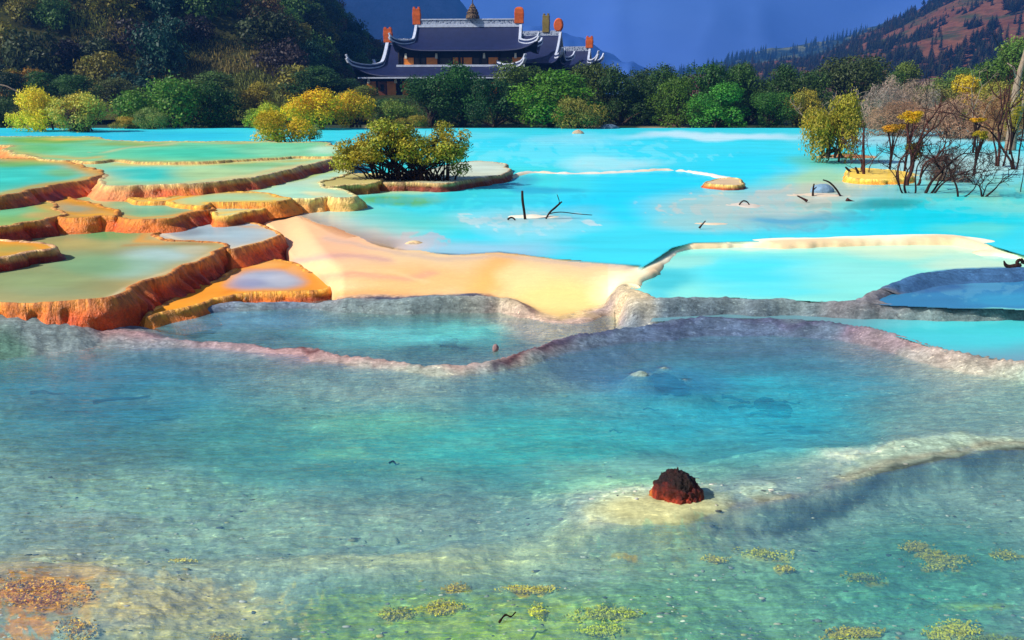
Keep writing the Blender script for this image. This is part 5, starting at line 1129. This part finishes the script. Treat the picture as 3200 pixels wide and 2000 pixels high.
def rock_mesh(name, mat, rx, ry, rz, seed, amp=.2, sub=5, peak=0.0, cols=None):
    bm = bmesh.new(); bmesh.ops.create_icosphere(bm, subdivisions=sub, radius=1)
    co_ = np.array([v.co[:] for v in bm.verts]); f = np.array([[v.index for v in p.verts] for p in bm.faces]); bm.free()
    nn = fbm(co_[:, 0] * 1.4 + seed, co_[:, 1] * 1.4, co_[:, 2] * 1.4, 3, seed) * amp * 2 + np.abs(fbm(co_[:, 0] * 4, co_[:, 1] * 4, co_[:, 2] * 4 + seed, 4, seed + 3)) * amp + fbm(co_[:, 0] * 11, co_[:, 1] * 11, co_[:, 2] * 11, 3, seed + 9) * amp * .5
    c2 = co_ * (1 + nn)[:, None]
    if peak: k = np.clip(c2[:, 2], 0, 2); c2[:, 0] *= 1 - peak * k; c2[:, 1] *= 1 - peak * k; c2[:, 2] = np.where(c2[:, 2] > 0, c2[:, 2] * 1.12, c2[:, 2])
    V = c2 * [rx, ry, rz]
    return mesh_np(name, V, f, mat, cols=cols(co_, c2) if cols else None), c2
g = N('red_black_rock'); a = g.col(); p = g.obj(); f = g.noise(p, 22, 6, .75); f2 = g.noise(p, 60, 4, .7)
cc = g.mul(a.outputs['Color'], g.mrange(f, .3, .7, .35, 1.7)); M_REDROCK = g.done(g.bsdf(cc, .5, .4, g.bump(g.math('ADD', f, g.math('MULTIPLY', f2, .5)), 1, .03)))
def redcol(c0, c2):
    h = np.clip((c2[:, 2] + .1) / 1.1, 0, 1) + fbm(c0[:, 0] * 3, c0[:, 1] * 3, c0[:, 2] * 3, 4, 2) * .5 + (c0[:, 0] > .1) * .12
    c = np.tile(lin((206, 130, 46)), (len(h), 1))
    for a_, b_, k in [(.08, .26, (160, 52, 24)), (.32, .56, (96, 24, 14)), (.62, .85, (34, 10, 8))]:
        w_ = sstep(a_, b_, h)[:, None]; c = c * (1 - w_) + lin(k) * w_
    return c
x, y = spot(2112, 1556, 0); me, _ = rock_mesh('rock', M_REDROCK, .255, .21, .27, 3, .2, 6, .10, redcol)
tag(ob('rock', me, None, (x, y, -.0)), 'dark red and black jagged rock with an orange base on the sandy bar', 'rock')
M_STONE = m_plain('grey_stone', (92, 116, 136), .8, .2, 6, .3, .8); M_TAN = m_plain('tan_stone', (196, 170, 140), .8, .2, 8, .25, .8)
def stone(label, u, v, z0, w, h, mat, seed, name='boulder', cat='boulder', amp=.14):
    x, y = spot(u, v, z0); m = y / F
    me, _ = rock_mesh(name, mat, w / 2 * m, w / 2 * m * .8, h * m, seed, amp, 4); tag(ob(name, me, None, (x, y + w / 2 * m * .5, z0 - .02)), label, cat)
stone('smooth blue grey boulder under the arched branch', 2576, 600, .57, 72, 24, m_plain('pale_blue_stone', (122, 152, 176), .8, .2, 6, .3, .8), 5, amp=.08)
stone('dark grey stone at the far shore in front of the shore trees', 1905, 402, .55, 62, 14, M_STONE, 8, amp=.12)
stone('small white stone lying in the far lake below the dome tree', 1808, 418, .55, 34, 12, M_TAN, 9)
stone('flat pale pink slab lying in the far upper terrace pool', 268, 480, 1.36, 76, 4, M_TAN, 12)
stone('small greyish pink stone on the saddle of the grey rim', 1548, 1086, .06, 20, 14, m_plain('pinkish_stone', (150, 120, 120)), 14)
stone('white crusted stone at the edge of the peach flat', 1288, 770, .5, 56, 14, M_TAN, 16)
x, y = spot(1394, 1052, .0); me, _ = rock_mesh('rock', M_SUNK, .2, .12, .07, 21, .25, 4); tag(ob('rock', me, None, (x, y, -.08)), 'dark blue sunken stone in the small pool behind the pink rim', 'rock')
for (u, v, rx, rz, l) in [(2390, 1246, .14, .10, 'dark sunken stump in the middle of the deep blue pool'), (2440, 1262, .16, .11, 'dark sunken stump above the sunken branch'), (2076, 1176, .22, .13, 'dark blue sunken boulder, left of the pair under the slope'), (2130, 1196, .2, .12, 'dark blue sunken boulder, right of the pair under the slope')]:
    x, y = spot(u, v, -.05); me, _ = rock_mesh('rock', M_SUNK, rx, rx * .7, rz, int(u), .22, 4); tag(ob('rock', me, None, (x, y, -.03 - rz)), l, 'rock')
# gnarled dark stump on the right rim
x, y = spot(3148, 832, .5); m = y / F; mb = MB()
mb.tube(catmull([(-14 * m, 0, 24 * m), (-6 * m, 0, 10 * m), (8 * m, 0, 4 * m), (26 * m, 0, 6 * m), (40 * m, 0, 10 * m)], False, 5), np.interp(np.linspace(0, 1, 21), [0, .3, .7, 1], [1.5, 6, 9, 7]) * m, 9)
th = np.linspace(-.5, 5.2, 16); mb.tube(np.column_stack([(38 + 9 * np.cos(th)) * m, 0 * th, (18 + 9 * np.sin(th)) * m]), 5.5 * m, 8)
tag(mb.build('stump', M_DARKBARK, None, True, (x, y, .46)), 'small dark brown gnarled driftwood with a looped end on the right rim', 'driftwood')
# ================================================================== TEMPLE HALLS
g = N('slate_tiles'); p = g.obj(); wv = g.n('TexWave', {'Vector': p, 'Scale': 2.6, 'Distortion': .15, 'Detail': 1}, bands_direction='X').outputs['Fac']
f = g.noise(p, 1.2, 5, .6); cc = g.mul(tuple(lin((32, 42, 84))) + (1,), g.mrange(f, .3, .7, .8, 1.2)); cc = g.mul(cc, g.mrange(wv, 0, 1, .8, 1.08))
M_TILE = g.done(g.bsdf(cc, .45, .35, g.bump(wv, .5, .06)))
M_TRIM = m_plain('white_ridge_plaster', (204, 212, 232), .7, .2, 2, .2); M_TRIMB = m_plain('blue_ridge_band', (40, 56, 100), .6, .3, 2, .2)
g = N('lattice_ridge'); p = g.obj(); br = g.n('TexVoronoi', {'Vector': g.map(p, (1, 1, 1)), 'Scale': 3.2}).outputs['Distance']
cc = g.mix(g.mrange(br, .2, .5, 0, 1), tuple(lin((60, 74, 110))) + (1,), tuple(lin((176, 186, 206))) + (1,)); M_LATT = g.done(g.bsdf(cc, .7, .2, g.bump(br, .6, .1)))
M_ORANGE = m_plain('orange_ridge_ornament', (214, 98, 22), .6, .3, 2, .25); M_OLIVE = m_plain('olive_ridge_ornament', (130, 112, 48), .6, .3, 2, .25)
M_PANEL = m_plain('orange_door_panel', (240, 140, 40), .5, .3, 1.5, .2); M_DARKW = m_plain('dark_timber', (26, 16, 14), .7, .2, 2, .3); M_DOOR = m_plain('brown_timber_door', (120, 62, 30), .6, .3, 3, .3)
M_LAMP = m_plain('white_lantern_glass', (232, 226, 206), .5, .3); M_STONEW = m_plain('stone_podium', (120, 116, 110), .9, .1, 2, .25)
g = N('stone_finial'); p = g.obj(); f = g.n('TexVoronoi', {'Vector': p, 'Scale': 5}).outputs['Distance']; cc = g.mix(g.mrange(f, .15, .5, 0, 1), tuple(lin((190, 160, 120))) + (1,), tuple(lin((70, 54, 44))) + (1,)); M_FINIAL = g.done(g.bsdf(cc, .8, .2, g.bump(f, .8, .1)))

def roof(parent, cx, cz0, Lr, Le, D, zr, ze, lift, tg=.5, name='roof', power=1.55, flare=1.3):
    """hip and gable roof with sagging slopes and upturned corners; local x along the ridge; returns edge curves"""
    ns, nt_ = 49, 19; t = np.linspace(0, 1, nt_)
    def hx(tt): return Lr + (Le - Lr) * np.clip((tt - tg) / (1 - tg), 0, 1) ** flare
    def zc(tt): return ze + (zr - ze) * (1 - tt) ** power
    mb = MB()
    s = np.sign(np.linspace(-1, 1, ns)) * np.abs(np.linspace(-1, 1, ns)) ** .7
    for sg in (-1, 1):
        T_, S_ = np.meshgrid(t, s, indexing='ij')
        k = np.abs(S_) ** 7 * T_ ** 3
        V = np.stack([S_ * hx(T_) * (1 + .02 * k) + cx, sg * D * T_ * (1 + .03 * k), zc(T_) + lift * k], -1).reshape(-1, 3)
        f_ = grid_faces(nt_, ns); mb.add(V, f_ if sg < 0 else f_[:, ::-1])
    th = t[t >= tg - 1e-6]; wv_ = np.linspace(-1, 1, 21)
    for sg in (-1, 1):
        T_, W_ = np.meshgrid(th, wv_, indexing='ij'); k = np.abs(W_) ** 7 * T_ ** 3
        V = np.stack([sg * hx(T_) * (1 + .02 * k) + cx, W_ * D * T_ * (1 + .03 * k), zc(T_) + lift * k], -1).reshape(-1, 3)
        f_ = grid_faces(len(th), 21); mb.add(V, f_ if sg > 0 else f_[:, ::-1])
    o = mb.build(name, M_TILE, parent, True); md = o.modifiers.new('thick', 'SOLIDIFY'); md.thickness = .22; md.offset = -1
    # gable walls
    gb = MB()
    for sg in (-1, 1):
        x = cx + sg * (Lr - .35); tt = t[t <= tg + .02]
        V = [(x, -D * q, zc(q) - .25) for q in tt] + [(x, D * q, zc(q) - .25) for q in tt[::-1]]
        V = np.array(V); c = V.mean(0); nV = len(V); gb.add(np.vstack([V, c[None]]), T=[[i, (i + 1) % nV, nV] for i in range(nV)])
    gb.build('gable', M_DARKW, parent)
    edges = {}
    for sx in (-1, 1):
        for sy in (-1, 1):
            k = t ** 3
            edges[(sx, sy)] = np.stack([cx + sx * hx(t) * (1 + .02 * k), sy * D * t * (1 + .03 * k), zc(t) + lift * k], 1)
    return edges, zc
def trim(parent, e, w_=.5, tip=1.0):
    e = e.copy()
    if tip:   # upturned horn past the corner
        d = e[-1] - e[-2]; d /= np.linalg.norm(d); e = np.vstack([e, e[-1] + d * .7 * tip + [0, 0, .35 * tip], e[-1] + d * 1.1 * tip + [0, 0, 1.0 * tip]])
    a = MB(); a.sweep(e + [0, 0, -.02], w_ * 1.2, .26); a.build('ridge_trim', M_TRIM, parent)
    a = MB(); a.sweep(e[:-1] + [0, 0, .24], w_ * .9, .36); a.build('ridge_band', M_TRIMB, parent)
    a = MB(); a.sweep(e + [0, 0, .60], w_ * 1.0, .2); a.build('ridge_cap', M_TRIM, parent)
def ornament(parent, x, y, z, w_, h, mat=M_ORANGE, kind='block', rz=0):
    m = MB()
    if kind == 'disc':
        th = np.linspace(0, 2 * np.pi, 24, endpoint=False); prof = [(-.35, .8), (-.2, 1), (.2, 1), (.35, .8)]
        V = np.array([(w_ / 2 * r * np.cos(a), b * w_ * .6, h / 2 + h / 2 * r * np.sin(a)) for b, r in prof for a in th]); Q = grid_faces(4, 24, wrap=True)
        T = [[k, (k + 1) % 24, 96] for k in range(24)] + [[72 + (k + 1) % 24, 72 + k, 97] for k in range(24)]
        m.add(np.vstack([V, [[0, -.21 * w_, h / 2], [0, .21 * w_, h / 2]]]), Q, T)
    else:
        prof = [(1.0, 0), (.98, .25), (1.05, .6), (.95, .85)] + ([(.7, .96), (.3, 1.0)] if kind == 'round' else [(.98, 1.0)])
        V = np.array([(sx * w_ / 2 * a, sy * w_ * .35 * a, b * h) for a, b in prof for sx, sy in ((-1, -1), (1, -1), (1, 1), (-1, 1))]); n_ = len(prof)
        m.add(V, grid_faces(n_, 4, wrap=True).tolist() + [[4 * n_ - 4, 4 * n_ - 3, 4 * n_ - 2, 4 * n_ - 1]])
        if kind == 'block':
            for dx in (-.3, .3): m.box((dx * w_, 0, h * 1.05), (w_ * .25, w_ * .5, h * .14))
    o = m.build('ridge_ornament', mat, parent); o.location = (x, y, z); o.rotation_euler = (0, 0, rz)
    if kind == 'disc': pass
    md = o.modifiers.new('bev', 'BEVEL'); md.width = .05; md.segments = 2
    return o

# ---- main hall; origin at the middle of the hall on its podium
YH = 150.0; s_ = YH / F
hx0, hz0 = [float(a) for a in atY(1443, 290, YH - 8)]
def hz(v, dy=0): return float(atY(1443, v, YH + dy)[1]) - hz0
hall = thing('temple_hall', 'large two tiered temple hall with dark blue roofs, white ridges and orange panels', 'temple', (hx0, YH, hz0 - .6), R(-4))
# podium and knoll that carry the halls
pm_ = MB(); pm_.box((0, 0, -.6), (46, 22, 1.2)); pm_.build('podium', M_STONEW, hall)
ku = np.linspace(-1, 1, 41); KX, KY = np.meshgrid(ku, ku, indexing='ij'); kr = np.sqrt(KX ** 2 + KY ** 2)
KZ = .2 + (hz0 - .2 - .4) * (1 - sstep(.45, 1.0, kr))
tag(ob('hill', mesh_np('hill', np.stack([8 + KX.ravel() * 66 + hx0, YH + 4 + KY.ravel() * 42, KZ.ravel()], 1), grid_faces(41, 41), M_HILL_L)), kind='structure')
# lower storey
w_ = MB(); zb = hz(234, -9); w_.box((-3.6, 0, zb / 2 + .4), (25.6, 13.6, zb + .8)); w_.build('wall', M_DARKW, hall)
for u in (1189, 1247):
    q = MB(); q.box((0, 0, 0), (25 * s_, .3, 44 * s_)); o = q.build('panel', M_PANEL, hall); o.location = ((u - 1443) * s_, -6.95, hz(268, -7))
    o = MB(); o.box((0, 0, 0), (.5, .35, .8), taper=.7); l_ = o.build('lantern', M_LAMP, hall); l_.location = ((u + (-6 if u < 1200 else 14) - 1443) * s_, -7.4, hz(241, -7))
q = MB(); q.box((0, 0, 0), (24 * s_, .25, 44 * s_)); 
dr = q.build('door', M_DOOR, hall); dr.location = ((1220 - 1443) * s_, -6.93, hz(268, -7))
q = MB(); q.box((0, -.16, .3), (10 * s_, .08, 18 * s_)); q.build('door_window', M_DARKW, dr)
for u in (1290, 1340, 1390, 1440, 1490, 1540, 1590):
    q = MB(); q.box((0, 0, 0), (22 * s_, .3, 44 * s_)); o = q.build('panel', M_PANEL, hall); o.location = ((u - 1443) * s_, -6.95, hz(268, -7))
e1, zc1 = roof(hall, -3.6, 0, 10.1, 14.2, 9.0, hz(128), hz(230, -9), 1.9, tg=.55, name='lower_roof')
for k in e1: trim(hall, e1[k], .55, .9)
q = MB(); q.box((-3.6, 0, hz(128) + .5), (20.2, .7, 1.0)); q.build('main_ridge', M_LATT, hall)
q = MB(); q.box((-3.6, -9.02, hz(229, -9) - .12), (27, .18, .22)); q.build('eave_board', M_TRIM, hall)
# upper storey
zu0, zu1 = hz(205, -6), hz(146, -6)
q = MB(); q.box((0, 0, (zu0 + zu1) / 2 - .3), (21.6, 8.8, zu1 - zu0 + 1.6)); q.build('upper_wall', M_DARKW, hall)
for (a, b) in ((1277, 1306), (1344, 1375), (1421, 1447), (1452, 1476), (1524, 1554), (1592, 1622)):
    q = MB(); q.box((0, 0, 0), ((b - a) * s_, .2, 22 * s_)); o = q.build('panel', M_PANEL, hall); o.location = (((a + b) / 2 - 1443) * s_, -4.52, hz(181, -4.5))
for (a, b) in ((1309, 1340), (1380, 1416), (1480, 1520), (1558, 1588)):
    q = MB(); q.box((0, 0, 0), ((b - a) * s_, .14, 20 * s_)); o = q.build('window', M_DOOR if False else m_plain('dark_window', (44, 24, 18), .4, .4), hall); o.location = (((a + b) / 2 - 1443) * s_, -4.47, hz(181, -4.5))
for u in (1285, 1374, 1512, 1602):
    q = MB(); q.box((0, 0, 0), (.42, .35, .85), taper=.7); o = q.build('lantern', M_LAMP, hall); o.location = ((u - 1443) * s_, -5.0, hz(163, -5))
q = MB(); q.box((0, -4.9, hz(194, -5)), (22.4, .7, .35)); q.build('balcony_rail', M_TRIM, hall)
for u in (1265, 1325, 1380, 1440, 1500, 1555, 1625):
    q = MB(); q.tube([(0, 0, 0), (0, 0, zu1 - zu0)], .2, 8); o = q.build('post', M_DARKW, hall, True); o.location = ((u - 1443) * s_, -4.8, zu0)
e2, zc2 = roof(hall, .9, 0, 9.3, 12.3, 6.2, hz(74), hz(150, -6), 1.7, tg=.55, name='upper_roof', flare=1.0)
for k in e2: trim(hall, e2[k], .45, .5)
zt = hz(74)
q = MB(); q.box((.9, 0, zt + .25), (18.8, .8, .5)); q.build('main_ridge', M_TRIM, hall)
q = MB(); q.box((.9, 0, zt + .85), (18.2, .6, .7)); q.build('ridge_lattice', M_LATT, hall)
q = MB(); q.box((.9, 0, zt + 1.3), (18.6, .8, .2)); q.build('ridge_cap', M_TRIM, hall)
ornament(hall, -8.3, 0, zt + .5, 1.4, 2.6); ornament(hall, 9.9, 0, zt + .6, 1.6, 2.7, kind='round')
ornament(hall, -13.6, 0, hz(128) + .4, 1.5, 2.3); 
# spire
q = MB(); prof = [(1.25, 0), (1.2, .5), (1.0, .8), (1.1, 1.0), (.85, 1.3), (.9, 1.45), (.6, 1.75), (.62, 1.9), (.3, 2.3), (.1, 2.6), (.03, 3.6)]
q.tube([(0, 0, b) for a, b in prof], [a for a, b in prof], 10); o = q.build('spire', M_FINIAL, hall); o.location = ((1471 - 1443) * s_, 0, zt + 1.4)

def side_hall(name, label, u, Y, vbase, v_r, v_e, Lr, Le, D, rz, lift, orn, wallh, tg):
    x, z = [float(a) for a in atY(u, vbase, Y)]
    t = thing(name, label, 'temple', (x, Y, z - wallh * 0), R(rz))
    zz = lambda v: float(atY(u, v, Y)[1]) - z
    e, _ = roof(t, 0, 0, Lr, Le, D, zz(v_r), zz(v_e), lift, tg=tg)
    for k in e: trim(t, e[k], .4, .8)
    q = MB(); q.box((0, 0, zz(v_r) + .45), (Lr * 2, .55, .9)); q.build('main_ridge', M_LATT, t)
    q = MB(); q.box((0, 0, zz(v_e) / 2 + .3), (Le * 2 * .78, D * 2 * .7, zz(v_e) + .6)); q.build('wall', M_DARKW, t)
    for (dx, w1, h1, mt, kd) in orn: ornament(t, dx, 0, zz(v_r) + .6, w1, h1, mt, kd)
    return t
side_hall('side_hall', 'side hall with a dark gable, olive and orange ornaments, right of the main hall', 1690, 160, 285, 112, 205, 3.7, 4.7, 6.0, -14, 1.2, [(.9, 1.3, 3.0, M_OLIVE, 'block'), (3.3, 1.8, 2.5, M_ORANGE, 'disc')], 0, .8)
side_hall('pavilion', 'small pavilion with one orange ornament, rightmost of the temple roofs', 1800, 168, 285, 160, 218, 2.6, 4.3, 4.2, -12, 1.5, [(2.5, 1.4, 2.0, M_ORANGE, 'block')], 0, .55)
